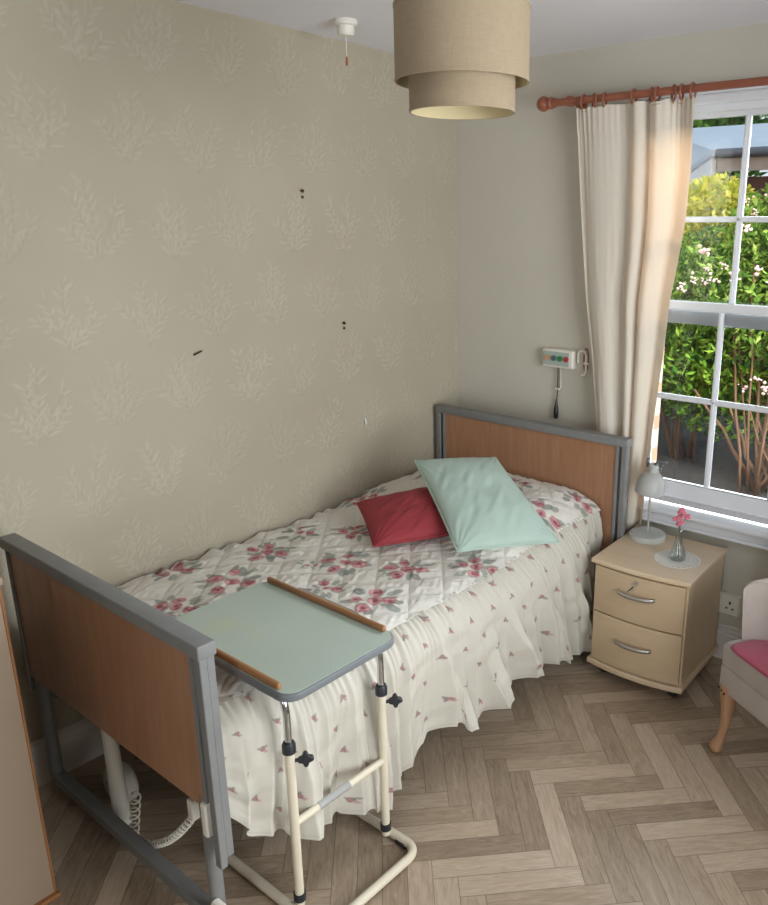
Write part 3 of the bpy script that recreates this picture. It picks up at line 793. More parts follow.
# ------------------------------------------------------------------ overbed table
tb = thing('overbed_table', 'wheel-less overbed table with pale green top and wooden ledges', 'table', (1.13, -1.82, 0))
tb['label'] = 'cream framed overbed table with pale green top and wooden ledges'
O = Vector((1.13, -1.82, 0))
def rrect(x0, x1, y0, y1, r, n=8):
    P = []
    for cx, cy, a0 in ((x1-r, y1-r, 0), (x0+r, y1-r, PI/2), (x0+r, y0+r, PI), (x1-r, y0+r, 3*PI/2)):
        for k in range(n+1): P.append((cx+r*math.cos(a0+k*PI/2/n), cy+r*math.sin(a0+k*PI/2/n)))
    return P
tx0, tx1, ty0, ty1 = .650, 1.205, -2.066, -1.695
loc = lambda p: tuple(Vector(p)-O)
M_top = NT('pale_green_laminate'); t = M_top
f = t.noise(t.coord(), 4, 3); f2n = t.noise(t.coord(), 700, 1)
cc = t.ramp(f, [(.35, lin('#a6b3a8')), (.62, lin('#abb7ad')), (.8, lin('#b2b998'))]); t.set(color=t.mix(t.math('MULTIPLY', f2n, .1), cc, lin('#8f9c90')), rough=.38); M_top = t.m
b = B(); b.prism([(x-O.x, y-O.y) for x, y in rrect(tx0, tx1, ty0, ty1, .045)], .732, .752, .004); b.build('table_edge', plain('grey_edging', '#6c7175', .5, var=.04), tb, autos=True)
b = B(); b.prism([(x-O.x, y-O.y) for x, y in rrect(tx0+.006, tx1-.006, ty0+.006, ty1-.006, .040)], .7515, .7535); b.build('table_top', M_top, tb)
M_ledge = wood('ledge_wood', '#8d6242', '#a4784f', .4, 'X')
for yy in (ty1-.020, ty0+.008):
    b = B(); x0_, x1_ = tx0+.020, tx1-.045
    b.box((x0_-O.x, yy-O.y, .7525), (x1_-O.x, yy+.013-O.y, .770), .005, 3); b.build('wooden_ledge', M_ledge, tb, autos=True)
M_chrome = plain('chrome', '#c9ccd0', .12, 1., var=.02)
M_cfr = M_cream
for yy in (-1.98, -1.652):
    b = B(); b.tube([loc(p) for p in [(1.078, yy, .045), (1.079, yy, .52)]], .0125, 18); b.build('leg', M_cfr, tb, autos=True)
    s_ = 1 if yy < -1.8 else -1
    P = [(1.079, yy, .50)]+[(1.079-.115*(1-math.cos(a)), yy, .605+.118*math.sin(a)) for a in np.linspace(0, PI/2, 11)]+[(.74, yy, .7235)]
    b = B(); b.tube([loc(p) for p in P], .0095, 16); b.build('chrome_tube', M_chrome, tb, autos=True)
    b = B(); b.lathe([(.0, .0), (.0175, .0), (.0175, .022), (.014, .03), (0, .03)], loc((1.079, yy, .505)), 20); b.build('collar', M_black, tb, autos=True)
    b = B(); kx, ky, kz = loc((1.09, yy+.018, .476))
    b.tube([(kx-.012, ky-.018, kz), (kx+.010, ky+.012, kz)], .005, 8)
    M4 = Matrix.Rotation(math.radians(-35), 4, 'Z') @ Matrix.Rotation(PI/2, 4, 'Y')
    pts = []
    for k in range(40):
        a = 2*PI*k/40; r = .0165+.0042*math.cos(4*a); pts.append((r*math.cos(a), r*math.sin(a)))
    g = B(); g.prism(pts, -.008, .008, .002); g.xf(Matrix.Translation((kx+.012, ky+.014, kz)) @ M4)
    me = bpy.data.meshes.new('tmp2'); g.bm.to_mesh(me); g.bm.free(); b.bm.from_mesh(me); bpy.data.meshes.remove(me)
    b.build('height_knob', M_black, tb, autos=True)
    b = B(); b.lathe([(0, 0), (.0165, 0), (.0165, .022), (0, .022)], loc((1.078, yy, .040)), 20); b.build('foot_collar', M_black, tb, autos=True)
    b = B(); b.lathe([(0, 0), (.0125, 0), (.0135, .02), (0, .02)], loc((1.078, yy, .022)), 18); b.build('foot_plug', M_cfr, tb, autos=True)
b = B(); b.tube([loc((1.079, -1.98, .285)), loc((1.079, -1.652, .285))], .0105, 16); b.build('cross_bar', M_cfr, tb, autos=True)
b = B(); b.tube([loc((1.0795, -1.90, .2858)), loc((1.0795, -1.79, .2858))], .0112, 16); b.build('label_sleeve', plain('silver_label', '#c4c6c6', .2, .5), tb, autos=True)
P = [(.72, -2.00, .0175)]+[(1.150+.045*math.sin(a), -2.00+.045*(1-math.cos(a)), .0175) for a in np.linspace(0, PI/2, 8)]+[(1.195-.045*(1-math.cos(a)), -1.68+.045*math.sin(a), .0175) for a in np.linspace(0, PI/2, 8)]+[(.72, -1.635, .0175)]
b = B(); b.tube([loc(p) for p in P], .0135, 18); b.build('base_frame', M_cfr, tb, autos=True)
for yy in (-2.0, -1.635):
    for xx in (.74, 1.13):
        b = B(); b.box(loc((xx-.02, yy-.014, .0)), loc((xx+.02, yy+.014, .020)), .003); b.build('rubber_foot', M_black, tb)

# ------------------------------------------------------------------ bedside cabinet
M_maple = wood('maple_laminate', '#cbb496', '#d6c1a4', .38, 'Z', 3.5, 9)
M_maple_f = wood('maple_front', '#c0a98a', '#ccb596', .42, 'X', 3.5, 9)
M_maple_t = wood('maple_top', '#d4bea0', '#dfcaae', .34, 'X', 3.5, 9)
nsx, nsy, nrz = 1.272, -.262, math.radians(2.6)
nt = thing('bedside_cabinet', 'maple two drawer bedside cabinet with bowed front', 'cabinet', (nsx, nsy, 0), nrz)
W2, D2 = .200, .205
def bow(w, y, dep, n=14, d2=D2):
    """outline with a gently bowed front"""
    P = [(w, d2), (-w, d2)]
    for k in range(n+1):
        u = -1+2*k/n; P.append((u*w, y-dep*(1-u*u)))
    return P
b = B(); b.box((-W2+.006, -D2+.018, .075), (W2-.006, D2-.006, .500), .002); b.build('carcass', M_maple, nt)
b = B(); b.prism(bow(W2+.004, -D2+.002, .018), .500, .520, .004); b.build('top', M_maple_t, nt, autos=True)
b = B(); b.prism(bow(W2+.004, -D2+.002, .026), .052, .076, .004); b.build('plinth', M_maple, nt, autos=True)
M_key = plain('brushed_steel', '#b8b5ae', .35, .7)
for (z0, z1, hz, lock) in ((.300, .494, .420, True), (.082, .294, .204, False)):
    P = [(W2-.014, -D2+.018), (-W2+.014, -D2+.018)]
    for k in range(15):
        u = -1+2*k/14; P.append((u*(W2-.014), -D2+.004-.022*(1-u*u)))
    b = B(); b.prism(P, z0, z1, .003); dr = b.build('drawer', M_maple_f, nt, autos=True)
    y0 = -D2-.018
    b = B(); pts = []
    for k in range(17):
        u = -1+2*k/16; pts.append((.0+u*.078, y0-.004-.026*(1-u**2)**.6, hz-.0+.000*u))
    rows = []
    for (x, y, z) in pts: rows.append([(x, y, z-.007), (x, y, z+.007), (x, y+.006, z+.007), (x, y+.006, z-.007)])
    V = [p for r in rows for p in r]; fs = []
    for i in range(len(rows)-1):
        for k in range(4): fs.append([4*i+k, 4*i+(k+1) % 4, 4*i+4+(k+1) % 4, 4*i+4+k])
    fs += [[0, 1, 2, 3][::-1], [4*(len(rows)-1)+k for k in range(4)]]
    mesh_obj('handle', V, fs, M_key, dr, True)
    if lock:
        b = B(); b.tube([(.0, y0+.006, hz+.050), (.0, y0-.004, hz+.050)], .009, 18); b.build('lock', M_key, dr, autos=True)
for sx_ in (-1, 1):
    for sy_ in (-1, 1):
        b = B(); b.lathe([(0, -.012), (.018, -.012), (.022, -.008), (.022, .008), (.018, .012), (0, .012)], (sx_*.15, sy_*.15, .022), 24, Matrix.Rotation(PI/2, 4, 'X')); b.box((sx_*.15-.012, sy_*.15-.016, .03), (sx_*.15+.012, sy_*.15+.016, .053))
        b.build('castor', M_black, nt, autos=True)
ky = thing('key', 'small metal key standing in the upper drawer lock', 'key', (nsx+.012, nsy-.245, .470), nrz)
b = B(); b.box((-.003, -.022, -.009), (.009, -.019+.001, .009), .001); b.tube([(0.0, -.018, 0), (0, .018, 0)], .0022, 8); b.xf(Matrix.Rotation(.7, 4, 'Y')); b.build('blade', M_key, ky)
b = B(); b.box((-.002, -.046, -.011), (.002, -.022, .011), .0015); b.xf(Matrix.Rotation(.7, 4, 'Y')); b.build('bow', M_black, ky)['label'] = 'dark key head'
def coswall(): pass

# desk lamp
M_lgrey = plain('grey_enamel', '#a8a8a6', .42, var=.03)
M_lbase = plain('pale_grey_enamel', '#c2c6c2', .4, var=.03)
dl = thing('desk_lamp', 'grey bell shade desk lamp on a round pale base', 'lamp', (1.157, -.152, .520))
b = B(); b.lathe([(0, 0), (.074, 0), (.075, .004), (.075, .020), (.071, .024), (0, .024)], seg=48); b.build('base', M_lbase, dl, autos=True)
b = B(); b.tube([(0, 0, .022), (.001, 0, .29)], .0048, 14); b.build('pole', M_lgrey, dl, autos=True)
tilt = Matrix.Translation((.006, -.012, .205)) @ Matrix.Rotation(math.radians(9), 4, rgt) 
tilt = Matrix.Translation((.0, -.010, .205)) @ Matrix.Rotation(math.radians(6), 4, 'Y') @ Matrix.Rotation(math.radians(-3), 4, 'X')
b = B(); b.lathe([(.060, 0), (.0605, .012), (.058, .035), (.052, .058), (.042, .076), (.030, .088), (.024, .092), (.024, .120), (.022, .124), (.0, .124)], seg=44)
b.lathe([(.060, 0), (.0575, .001), (.0575, .012), (.055, .034), (.049, .056), (.040, .073), (.028, .084), (0, .086)], seg=44)
b.xf(tilt); b.build('lamp_shade', M_lgrey, dl, autos=True)
b = B()
b.tube([(-.026, 0, .105), (-.032, 0, .125), (-.030, 0, .142)], .007, 8); b.tube([(.020, 0, .118), (.030, .004, .128), (.040, .006, .128)], .008, 8)
b.tube([(.0, .0, .122), (.010, 0, .137), (.030, .004, .140), (.050, .008, .146)], .004, 8); b.tube([(.024, 0, .118), (.032, 0, .106)], .006, 8)
b.xf(tilt); b.build('tilt_joint', plain('joint_grey', '#6a6c6e', .4, .4), dl, smooth=True)
b = B(); b.ball((0, -.01, .245), .022); b.build('bulb', plain('bulb_white', '#f2efe6', .4, var=.01), dl, smooth=True)

# doily
M_lace = NT('lace'); t = M_lace; t.set(color=lin('#e6e6e2'), rough=.9, spec=.1); M_lace = t.m
def doily():
    ns_, nr_ = 144, 16; V = []; rs = np.linspace(0, 1, nr_)
    for i in range(ns_):
        a = 2*PI*i/ns_
        for r in rs:
            rr_ = .088*r*(1+(.035*abs(math.sin(a*13)) if r > .93 else 0))
            V.append((rr_*math.cos(a), rr_*math.sin(a), .0022))
    fs = []
    for i in range(ns_):
        for k in range(nr_-1):
            ring = k
            # lace openings
            if ring in (4, 7, 10, 13) and (i//2+ring) % 3 == 0: continue
            if ring == 12 and (i//3) % 2: continue
            fs.append([i*nr_+k, i*nr_+k+1, ((i+1) % ns_)*nr_+k+1, ((i+1) % ns_)*nr_+k])
    o = mesh_obj('doily', V, fs, M_lace)
    md = o.modifiers.new('t', 'SOLIDIFY'); md.thickness = .0018
    o.location = (1.352, -.280, .520)
    return tag(o, 'round white lace doily under the glass bud vase', 'doily')
doily()
# bud vase
M_vg = NT('vase_glass'); t = M_vg; t.n.remove(t.bsdf)
tr = t.node('ShaderNodeBsdfTransparent'); tr.inputs[0].default_value = (.93, .95, .95, 1); gl = t.node('ShaderNodeBsdfGlossy'); gl.inputs['Roughness'].default_value = .06
lw = t.node('ShaderNodeLayerWeight'); lw.inputs[0].default_value = .45
mx = t.node('ShaderNodeMixShader'); t.l.new(t.math('ADD', t.math('MULTIPLY', lw.outputs['Facing'], .55), .06), mx.inputs[0]); t.l.new(tr.outputs[0], mx.inputs[1]); t.l.new(gl.outputs[0], mx.inputs[2])
t.l.new(mx.outputs[0], t.out.inputs[0]); M_vg = t.m
vs = thing('bud_vase', 'small clear glass bud vase with a narrow neck', 'vase', (1.353, -.284, .5238))
b = B(); b.lathe([(0, .0), (.027, 0), (.031, .006), (.032, .016), (.028, .035), (.019, .060), (.0135, .085), (.0125, .110), (.015, .132), (.0135, .132), (.011, .110), (.012, .085), (.017, .060), (.026, .035), (.0295, .018), (.027, .008), (0, .006)], seg=40)
b.build('glass_body', M_vg, vs, smooth=True)
fl = thing('flower_sprig', 'sprig of small pink blossoms standing in the glass vase', 'flower', (1.353, -.284, .532))
b = B(); b.tube([(.004, 0, .0), (-.002, 0, .06), (.0, .002, .13), (.004, 0, .19)], .0018, 8)
b.tube([(0, 0, .12), (-.018, 0, .155)], .0014, 6); b.tube([(0, 0, .13), (.022, .004, .17)], .0014, 6)
b.build('stem', plain('stem_green', '#5c6b4a', .6), fl, smooth=True)
M_petal = plain('pink_petal', '#d67a8e', .6, var=.12, scale=60)
for (px_, py_, pz_, rr_) in ((.004, 0, .196, .017), (-.004, .003, .165, .018), (.026, .004, .172, .018), (-.022, -.002, .155, .014), (.006, -.008, .148, .017), (-.006, 0, .185, .012), (.012, .004, .183, .012), (-.010, .0, .135, .011)):
    b = B()
    rr_ *= .82
    for k in range(5):
        a = k*2*PI/5+px_*90; d = Vector((math.cos(a), math.sin(a), .25)).normalized()
        b.ball((d.x*rr_*.55, d.y*rr_*.55, d.z*rr_*.5), rr_*.5, (1, 1, .7), 1)
    b.ball((0, 0, rr_*.25), rr_*.3, (1, 1, 1), 1)
    b.xf(Matrix.Translation((px_, py_, pz_)) @ Matrix.Rotation(.8, 4, 'X')); b.build('blossom', M_petal, fl, smooth=True)

# ------------------------------------------------------------------ wardrobe edge in the left foreground
M_cab = plain('wardrobe_laminate', '#9f8c78', .5, var=.03, scale=5)
M_oak = wood('oak_edging', '#925f36', '#a87244', .45, 'Z')
wd = thing('wardrobe', 'tall beige wardrobe end with oak edging beside the footboard', 'wardrobe', (0, -2.80, 0))
b = B(); b.box((.02, -.42, .0), (.488, .425, .94), .002); b.build('carcass', M_cab, wd)
b = B(); b.box((.490, -.42, .012), (.506, .430, .925), .001); dr = b.build('door', M_cab, wd)
b = B(); b.box((.489, .430, .012), (.5075, .436, .932), .001); b.build('edging', M_oak, dr)
b = B(); b.box((.02, -.42, -.0), (.520, .440, .012), .002); b.build('plinth_strip', M_oak, wd)
b = B(); b.box((.015, -.43, .94), (.515, .440, .962), .003); b.build('top', M_cab, wd)

# ------------------------------------------------------------------ armchair
M_vinyl = NT('taupe_vinyl'); t = M_vinyl; f = t.noise(t.coord(), 9, 4); g = t.noise(t.coord(), 240, 2)
t.set(color=t.ramp(f, [(.3, lin('#a89f99')), (.7, lin('#b4aba4'))]), rough=.42, spec=.5); t.bump(g, .12, .002); M_vinyl = t.m
M_pinkc = fabric('pink_quilt', '#b14d66', '#bd5a72', .8, .3, .3)
M_cleg = wood('leg_wood', '#a0765a', '#b8906f', .35, 'Z')
ca = math.radians(-31)
ch = thing('armchair', 'taupe vinyl armchair with carved wooden cabriole legs', 'armchair', (1.678, -.622, 0), ca)
# local: x along the front edge to the chair's right side in the picture, y towards the back, origin at the front corner foot
CW, CD = .60, .58
def cab_leg(x, y, sx_, sy_):
    P = []; rs = []
    for t_ in np.linspace(0, 1, 22):
        z = t_*.27
        off = .030*math.sin((t_**.9)*PI*1.05+.15)*(-1)**0
        off = np.interp(t_, [0, .08, .2, .45, .7, .9, 1], [-.016, -.014, -.006, .003, .004, .004, .004])
        rad = np.interp(t_, [0, .05, .12, .2, .4, .65, .85, 1], [.018, .024, .020, .0145, .016, .022, .030, .034])
        P.append((x+off*sx_, y+off*sy_, z+.001)); rs.append(rad)
    b = B(); b.tube(P, .02, 16, rs=rs); return b
for (lx, ly, sx_, sy_) in ((.03, .02, 1, 1), (CW-.03, .02, -1, 1)):
    lg = cab_leg(lx, ly, sx_, sy_).build('leg', M_cleg, ch, smooth=True)
    lg['label'] = 'carved wooden cabriole leg'
    b = B(); 
    for k in range(3): b.ball((lx-.012+.014*k, ly-.028, .262-.006*k), .0045, sub=1)
    b.build('studs', plain('stud_dark', '#3c2c28', .4, .5), lg)
for lx in (.05, CW-.05):
    b = B(); b.tube([(lx, CD-.03, .002), (lx, CD-.05, .27)], .018, 12, rs=[.016, .024]); b.build('leg', M_cleg, ch, smooth=True)
def soft(b, lo, hi, bev=.03): b.box(lo, hi, bev, 4); return b
b = B(); soft(b, (.0, .0, .245), (CW, CD, .345), .014); soft(b, (.002, -.004, .335), (CW-.002, CD, .432), .022); b.build('seat', M_vinyl, ch, autos=True)
for ax0, ax1 in ((.022, .102), (CW-.102, CW-.022)):
    b = B(); 
    V = []; n = 20
    prof = []
    for k in range(n+1):
        a = PI*k/n; prof.append(((ax0+ax1)/2-math.cos(a)*(ax1-ax0)/2*1.05, .620+math.sin(a)*.045))
    prof = [(ax0+.012, .28)]+prof+[(ax1-.012, .28)]
    m_ = len(prof)
    ys_ = [.135, .128, .135+0, CD]
    rings_ = []
    for (yy, sc_) in ((.052, .80), (.046, .93), (.056, 1.), (CD+.02, 1.)):
        cx_, cz_ = (ax0+ax1)/2, .45
        sl_ = 0 if yy > .3 else 1.3
        inn = (lambda x: x-ax0) if ax0 < .3 else (lambda x: ax1-x)
        rings_.append([(cx_+(x-cx_)*sc_, yy+sl_*inn(cx_+(x-cx_)*sc_), cz_+(z-cz_)*(sc_*.5+.5)) for x, z in prof])
    V = [p for r in rings_ for p in r]; fs = []
    for i in range(len(rings_)-1):
        for k in range(m_): fs.append([i*m_+k, i*m_+(k+1) % m_, (i+1)*m_+(k+1) % m_, (i+1)*m_+k])
    fs += [list(range(m_))[::-1], list(range((len(rings_)-1)*m_, len(rings_)*m_))]
    o = mesh_obj('armrest', V, fs, M_vinyl, ch, True); o.data.set_sharp_from_angle(angle=math.radians(50))
b = B(); soft(b, (-.01, CD-.10, .30), (CW+.01, CD+.02, .72), .04); b.build('backrest', M_vinyl, ch, autos=True)
pd = None
def seat_pad():
    n = 50; u, v = np.meshgrid(np.linspace(-1, 1, n), np.linspace(-1, 1, n), indexing='ij')
    k = 12.; 
    r = (np.abs(u)**k+np.abs(v)**k)**(1/k); m = np.maximum(np.abs(u), np.abs(v)); s_ = np.where(r > 0, m/np.maximum(r, 1e-6), 1)
    x = u*s_*.258; y = v*s_*.262; e = np.clip(1-m**2, 0, 1)
    z = .020*e**.4+.003*np.sin(x*55+y*8)*e+vnoise(x*40, y*40, 3)*.005*e
    top = np.stack([x, y, z], -1).reshape(-1, 3); bot = np.stack([x, y, -.004*e], -1).reshape(-1, 3)
    f1 = grid_faces(n, n); V = np.vstack([top, bot]); fs = f1+[[a+n*n for a in f[::-1]] for f in f1]
    o = mesh_obj('seat_pad', V, fs, M_pinkc, None, True)
    bm = bmesh.new(); bm.from_mesh(o.data); bmesh.ops.remove_doubles(bm, verts=bm.verts, dist=.0003); bmesh.ops.recalc_face_normals(bm, faces=bm.faces[:]); bm.to_mesh(o.data); bm.free()
    p = Matrix.Translation((1.678, -.622, 0)) @ Matrix.Rotation(ca, 4, 'Z') @ Vector((.296, .240, .4345))
    o.location = p; o.rotation_euler = (0, 0, ca)
    tag(o, 'pink quilted seat pad lying on the armchair', 'cushion')
seat_pad()

# ------------------------------------------------------------------ outside
M_brick = NT('pale_brick'); t = M_brick
br = t.node('ShaderNodeTexBrick'); t.l.new(t.mapping(t.coord(), rot=(PI/2, 0, 0)), br.inputs['Vector'])
br.inputs['Color1'].default_value = (*lin('#b07d60'), 1); br.inputs['Color2'].default_value = (*lin('#bd9070'), 1); br.inputs['Mortar'].default_value = (*lin('#b5a994'), 1)
br.inputs['Scale'].default_value = 1; br.inputs['Brick Width'].default_value = .225; br.inputs['Row Height'].default_value = .075; br.inputs['Mortar Size'].default_value = .006
t.set(color=br.outputs['Color'], rough=.85); M_brick = t.m
b = B()
ox0, ox1 = 1.012, 2.154
b.box((-.6, .125, -.2), (ox0, .20, 2.9)); b.box((ox1, .125, -.2), (4.0, .20, 2.9)); b.box((ox0, .125, -.2), (ox1, .20, .57)); b.box((ox0, .125, 2.225), (ox1, .20, 2.9))
struct(b.build('wall_outside', M_brick))
b = B(); b.box((ox0-.04, .075, .560), (ox1+.04, .26, .606), .004); struct(b.build('sill_outside', plain('stone_sill', '#2b2826', .9, var=.3, scale=60, bump=.4)))
M_soil = NT('garden_soil'); t = M_soil; f = t.noise(t.coord(), 26, 6, .7); t.set(color=t.ramp(f, [(.3, lin('#242220')), (.6, lin('#3c3936')), (.8, lin('#5c5955'))]), rough=1.); t.bump(f, .6, .02); M_soil = t.m
b = B(); b.box((-12, .26, -.3), (12, 18, -.15)); struct(b.build('ground', M_soil))

def leaves(name, boxes, n, size, cols, parent=None, seed=1, shell=False):
    """foliage as one mesh of folded leaves filling soft ellipsoids"""
    rs = np.random.RandomState(seed)
    tot = sum(bx[2] for bx in boxes); P = []
    for (c, r, wt) in boxes:
        m = int(n*wt/tot); d = rs.normal(size=(m, 3)); d /= np.linalg.norm(d, axis=1)[:, None]
        rad = (rs.rand(m)**.33)[:, None] if not shell else (.75+.25*rs.rand(m))[:, None]
        P.append(np.array(c)+d*rad*np.array(r))
    P = np.vstack(P); m = len(P)
    P = P[P[:, 2] > -.13]; m = len(P)
    a = rs.normal(size=(m, 3)); a /= np.linalg.norm(a, axis=1)[:, None]
    up_ = np.array([0, -.5, .9])+rs.normal(size=(m, 3))*.55
    b_ = np.cross(a, up_); b_ /= np.linalg.norm(b_, axis=1)[:, None]
    nrm = np.cross(a, b_)
    s = size*(.6+.8*rs.rand(m))[:, None]
    v0 = P-a*s; v1 = P+b_*s*.42+nrm*s*.12; v2 = P+a*s; v3 = P-b_*s*.42+nrm*s*.12
    V = np.stack([v0, v1, v2, v3], 1).reshape(-1, 3)
    F_ = (np.arange(m)[:, None]*4+np.array([[0, 1, 2, 3]])).tolist()
    o = mesh_obj(name, V, F_, M_leaf, parent)
    cl = np.array([lin(c) for c in cols]); pick = rs.randint(0, len(cols), m); cc_ = cl[pick]*(.75+.5*rs.rand(m))[:, None]
    set_col(o, np.repeat(np.clip(cc_, 0, 1), 4, 0)); return o
t = NT('leaf'); t.n.remove(t.bsdf); at = t.node('ShaderNodeAttribute', attribute_name='paint')
df = t.node('ShaderNodeBsdfDiffuse'); t.l.new(at.outputs[0], df.inputs[0]); tl = t.node('ShaderNodeBsdfTranslucent'); t.l.new(at.outputs[0], tl.inputs[0])
mx = t.node('ShaderNodeMixShader'); mx.inputs[0].default_value = .35; t.l.new(df.outputs[0], mx.inputs[1]); t.l.new(tl.outputs[0], mx.inputs[2]); t.l.new(mx.outputs[0], t.out.inputs[0]); M_leaf = t.m
M_bark = wood('bark', '#6a503c', '#94755a', .9, 'Z', 8, 6)
def twigs(name, base, n, h, spread, r, parent, seed):
    rr = random.Random(seed); b = B()
    for k in range(n):
        a = rr.uniform(0, 2*PI); x0 = base[0]+rr.uniform(-.12, .12); y0 = base[1]+rr.uniform(-.1, .1); P = []
        lx = rr.uniform(-spread, spread); ly = rr.uniform(-spread*.4, spread*.4); hh = h*rr.uniform(.7, 1.1)
        for i in range(6):
            t_ = i/5; P.append((x0+lx*t_+rr.uniform(-.02, .02), y0+ly*t_, base[2]+hh*t_))
        rad = r*rr.uniform(.5, 1.2); b.tube(P, rad, 6, rs=[rad*(1-.6*i/5) for i in range(6)])
    return b.build(name, M_bark, parent, smooth=True)
hg = thing('hedge_shrub', 'tall green leafy shrub filling the view through the window', 'shrub', (.2, 2.9, -.15))
lv = leaves('foliage', [((.0, .05, 1.15), (1.0, .40, .62), 3.), ((-.6, .05, 1.2), (.7, .40, .75), 2.), ((.85, .1, 1.2), (.7, .40, .75), 2.), ((.2, .15, .62), (.8, .35, .35), .8), ((.35, .0, 1.55), (.9, .35, .45), 1.6)], 24000, .033,
            ['#5f8f33', '#7aa83f', '#4b7a30', '#8fbe45', '#3f6a2c', '#a5cf52'], hg, 4); lv['kind'] = 'stuff'
twigs('branches', (.55, -.10, 0), 26, .72, .5, .018, hg, 3)
yl = thing('golden_shrub', 'yellow leaved shrub rising left behind the upper window panes', 'shrub', (-.15, 3.25, -.15))
lv = leaves('foliage', [((.0, 0, 1.95), (.55, .3, .30), 2.), ((-.25, 0, 1.7), (.5, .3, .4), 1.5), ((.10, 0, 2.12), (.30, .22, .20), .8)], 6000, .032, ['#dedc58', '#ece96c', '#c8cc48', '#b4c64e', '#f2ef8a'], yl, 6); lv['kind'] = 'stuff'
twigs('branches', (0, 0, 0), 10, 2.1, .4, .016, yl, 8)
rb = thing('climbing_rose', 'rose bush with pale pink blooms behind the right hand panes', 'shrub', (.62, 2.55, -.15))
lv = leaves('foliage', [((.15, 0, 1.9), (.45, .2, .32), 2.), ((-.3, 0, 1.55), (.5, .15, .3), 1.2), ((.2, .0, 1.4), (.5, .18, .4), 1.2)], 4200, .032, ['#86a94a', '#6d9340', '#a9c766', '#557c36'], rb, 9); lv['kind'] = 'stuff'
twigs('branches', (.1, .1, 0), 8, 1.9, .35, .014, rb, 10)
M_rose = plain('pale_pink_bloom', '#e9c9c6', .7, var=.1, scale=40)
rr = random.Random(15)
bl = [(-.36, 1.62), (-.30, 1.50), (-.42, 1.42), (-.48, 1.36), (-.24, 1.44), (-.17, 1.52), (-.30, 1.42), (-.10, 1.46), (.05, 1.50), (.12, 1.42), (-.08, 1.95), (-.02, 1.86), (.06, 1.98), (-.04, 1.78), (.20, 1.80), (.26, 1.52), (.10, .78), (.16, .72), (.02, .70), (.25, 1.16), (-.55, 1.70), (.18, 1.62)]
for (bx, bz) in bl:
    b = B(); r = rr.uniform(.022, .045)
    for k in range(9):
        b.ball((rr.gauss(0, r*.55), rr.uniform(-.02, .02), rr.gauss(0, r*.5)), r*rr.uniform(.18, .42), (1, .6, rr.uniform(.6, 1)), 1)
    b.xf(Matrix.Translation((bx, -.20-rr.uniform(0, .1), bz+.15))); b.build('blossom', M_rose, rb, smooth=True)

# garden building beyond
sh = thing('garden_building', 'low brown timber outbuilding with pale grey roof and white bargeboard', 'building', (0, 5.2, -.15))
M_tim = wood('brown_cladding', '#5a3f38', '#6f4d44', .8, 'Z'); M_roof = plain('grey_roofing', '#a9b4bd', .6, var=.05, scale=2)
b = B(); b.box((-.72, 0, 0), (3.5, 3.0, 2.40)); b.build('wall', M_tim, sh)
V0 = [(-.785, -.35, 2.638), (3.9, -.35, 2.638), (3.9, 3.4, 3.25), (-3.185, 3.4, 3.29), (-2.416, 1.8, 2.337), (-4.2, 3.4, 2.337)]
V = V0+[(x, y, z-.06) for x, y, z in V0]
fs = [[0, 1, 2, 3], [0, 3, 4], [4, 3, 5], [6, 9, 8, 7], [6, 10, 9], [10, 11, 9], [0, 6, 7, 1], [1, 7, 8, 2], [2, 8, 9, 3], [3, 9, 11, 5], [5, 11, 10, 4], [4, 10, 6, 0]]
mesh_obj('roof', V, fs, M_roof, sh)
b = B(); b.box((-.74, -.30, 2.44), (3.85, -.26, 2.60)); b.build('fascia', plain('beige_fascia', '#b3a69a', .6), sh)
b = B(); b.tube([(-.72, -.38, 2.60), (3.85, -.38, 2.59)], .045, 12); b.build('gutter', plain('dark_gutter', '#4c5058', .5), sh, autos=True)
mesh_obj('bargeboard', [(-.78, -.34, 2.60), (-.78, -.34, 2.38), (-2.40, 1.79, 2.08), (-2.40, 1.79, 2.29), (-.75, -.30, 2.60), (-.75, -.30, 2.38), (-2.37, 1.83, 2.08), (-2.37, 1.83, 2.29)], [[0, 1, 2, 3], [7, 6, 5, 4], [0, 3, 7, 4], [1, 5, 6, 2], [0, 4, 5, 1], [3, 2, 6, 7]], plain('white_board', '#e4e2de', .6), sh)
b = B(); b.box((-2.3, 2.0, 0), (-.72, 3.0, 2.1)); b.build('side_wall', M_tim, sh)
for k, (tx, ty, tz, r, lb) in enumerate(((-5.2, 13, 4.2, 2.4, 'green tree seen above the left of the outbuilding roof'), (.2, 13.5, 4.4, 2.6, 'darker green tree above the outbuilding roof to the right'))):
    tr_ = thing('garden_tree', lb, 'tree', (tx, ty, -.15), group='trees beyond the outbuilding')
    lv = leaves('foliage', [((0, 0, tz), (r, 1.2, 2.4), 1.)], 5000, .16, ['#6d9a45', '#8bb457', '#547f39'] if k == 0 else ['#44693c', '#5a8048', '#395c34'], tr_, 20+k); lv['kind'] = 'stuff'
    b = B(); b.tube([(0, 0, 0), (0.05, 0, 2), (0, 0, 4.4)], .16, 10, rs=[.2, .15, .08]); b.build('trunk', M_bark, tr_, smooth=True)

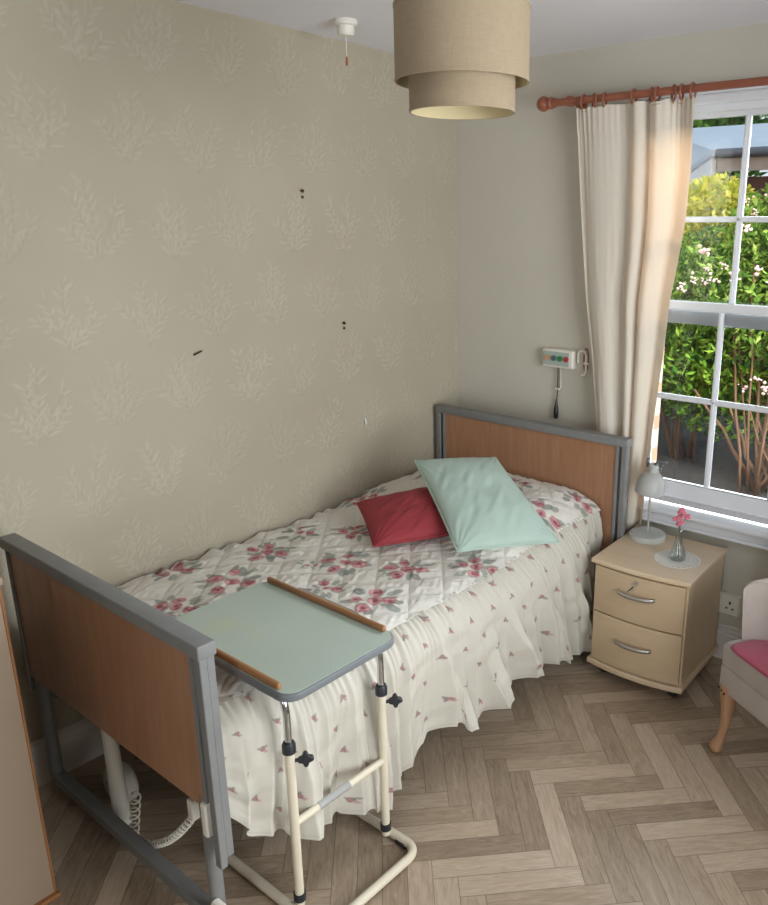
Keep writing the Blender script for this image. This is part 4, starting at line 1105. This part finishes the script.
# ------------------------------------------------------------------ light
w = bpy.data.worlds.new('sky'); sc.world = w; w.use_nodes = True; nt_ = w.node_tree
bg = nt_.nodes['Background']; tc = nt_.nodes.new('ShaderNodeTexCoord'); sp = nt_.nodes.new('ShaderNodeSeparateXYZ'); nt_.links.new(tc.outputs['Generated'], sp.inputs[0])
cr = nt_.nodes.new('ShaderNodeValToRGB'); nt_.links.new(sp.outputs[2], cr.inputs[0])
cr.color_ramp.elements[0].position = 0; cr.color_ramp.elements[0].color = (.80, .86, .95, 1); cr.color_ramp.elements[1].position = .7; cr.color_ramp.elements[1].color = (.62, .76, 1, 1)
nt_.links.new(cr.outputs[0], bg.inputs[0]); bg.inputs[1].default_value = .6

def area(name, loc_, target, sx_, sy_, power, col):
    l = bpy.data.lights.new(name, 'AREA'); l.shape = 'RECTANGLE'; l.size = sx_; l.size_y = sy_; l.energy = power; l.color = col
    o = bpy.data.objects.new(name, l); COL.objects.link(o); o.location = loc_
    d = Vector(target)-Vector(loc_); o.rotation_euler = d.to_track_quat('-Z', 'Y').to_euler(); return o
area('fill_over_window', (1.65, 1.25, 2.95), (1.2, -1.2, .4), 2.2, 1.1, 230, (.92, .96, 1))  # unseen lamp added above the window to strengthen the light coming in
area('fill_outside_right', (3.15, 1.35, 1.35), (.2, -1.9, 1.45), 1.9, 1.9, 55, (.95, .97, 1))  # lamp added outside, out of view, standing in for sky on the right
area('fill_side_window', (RX+.14, -1.55, 1.32), (0, -1.55, 1.32), 1.55, 1.80, 50, (.99, .985, .99))  # fill lamp added behind the second window to brighten the room
area('fill_door', (2.75, RY-.20, 1.15), (2.75, 0, 1.05), .85, 1.75, 22, (.98, .985, 1))  # fill lamp added behind the door, lifts surfaces facing the camera
sl = bpy.data.lights.new('sun', 'SUN'); sl.energy = 1.0; sl.angle = math.radians(12); sl.color = (1, .97, .9)
so_ = bpy.data.objects.new('sun', sl); COL.objects.link(so_); so_.rotation_euler = Vector((-.35, .55, -.8)).to_track_quat('-Z', 'Y').to_euler(); so_.location = (3, -3, 6)

sc.view_settings.view_transform = 'Standard'; sc.view_settings.look = 'None'; sc.view_settings.gamma = 1; sc.view_settings.use_curve_mapping = False
sc.view_settings.exposure = .88
sc.render.film_transparent = False
sc.cycles.use_denoising = True
sc.cycles.max_bounces = 10; sc.cycles.diffuse_bounces = 5; sc.cycles.transparent_max_bounces = 12
sc.cycles.sample_clamp_indirect = 8; sc.cycles.caustics_reflective = False
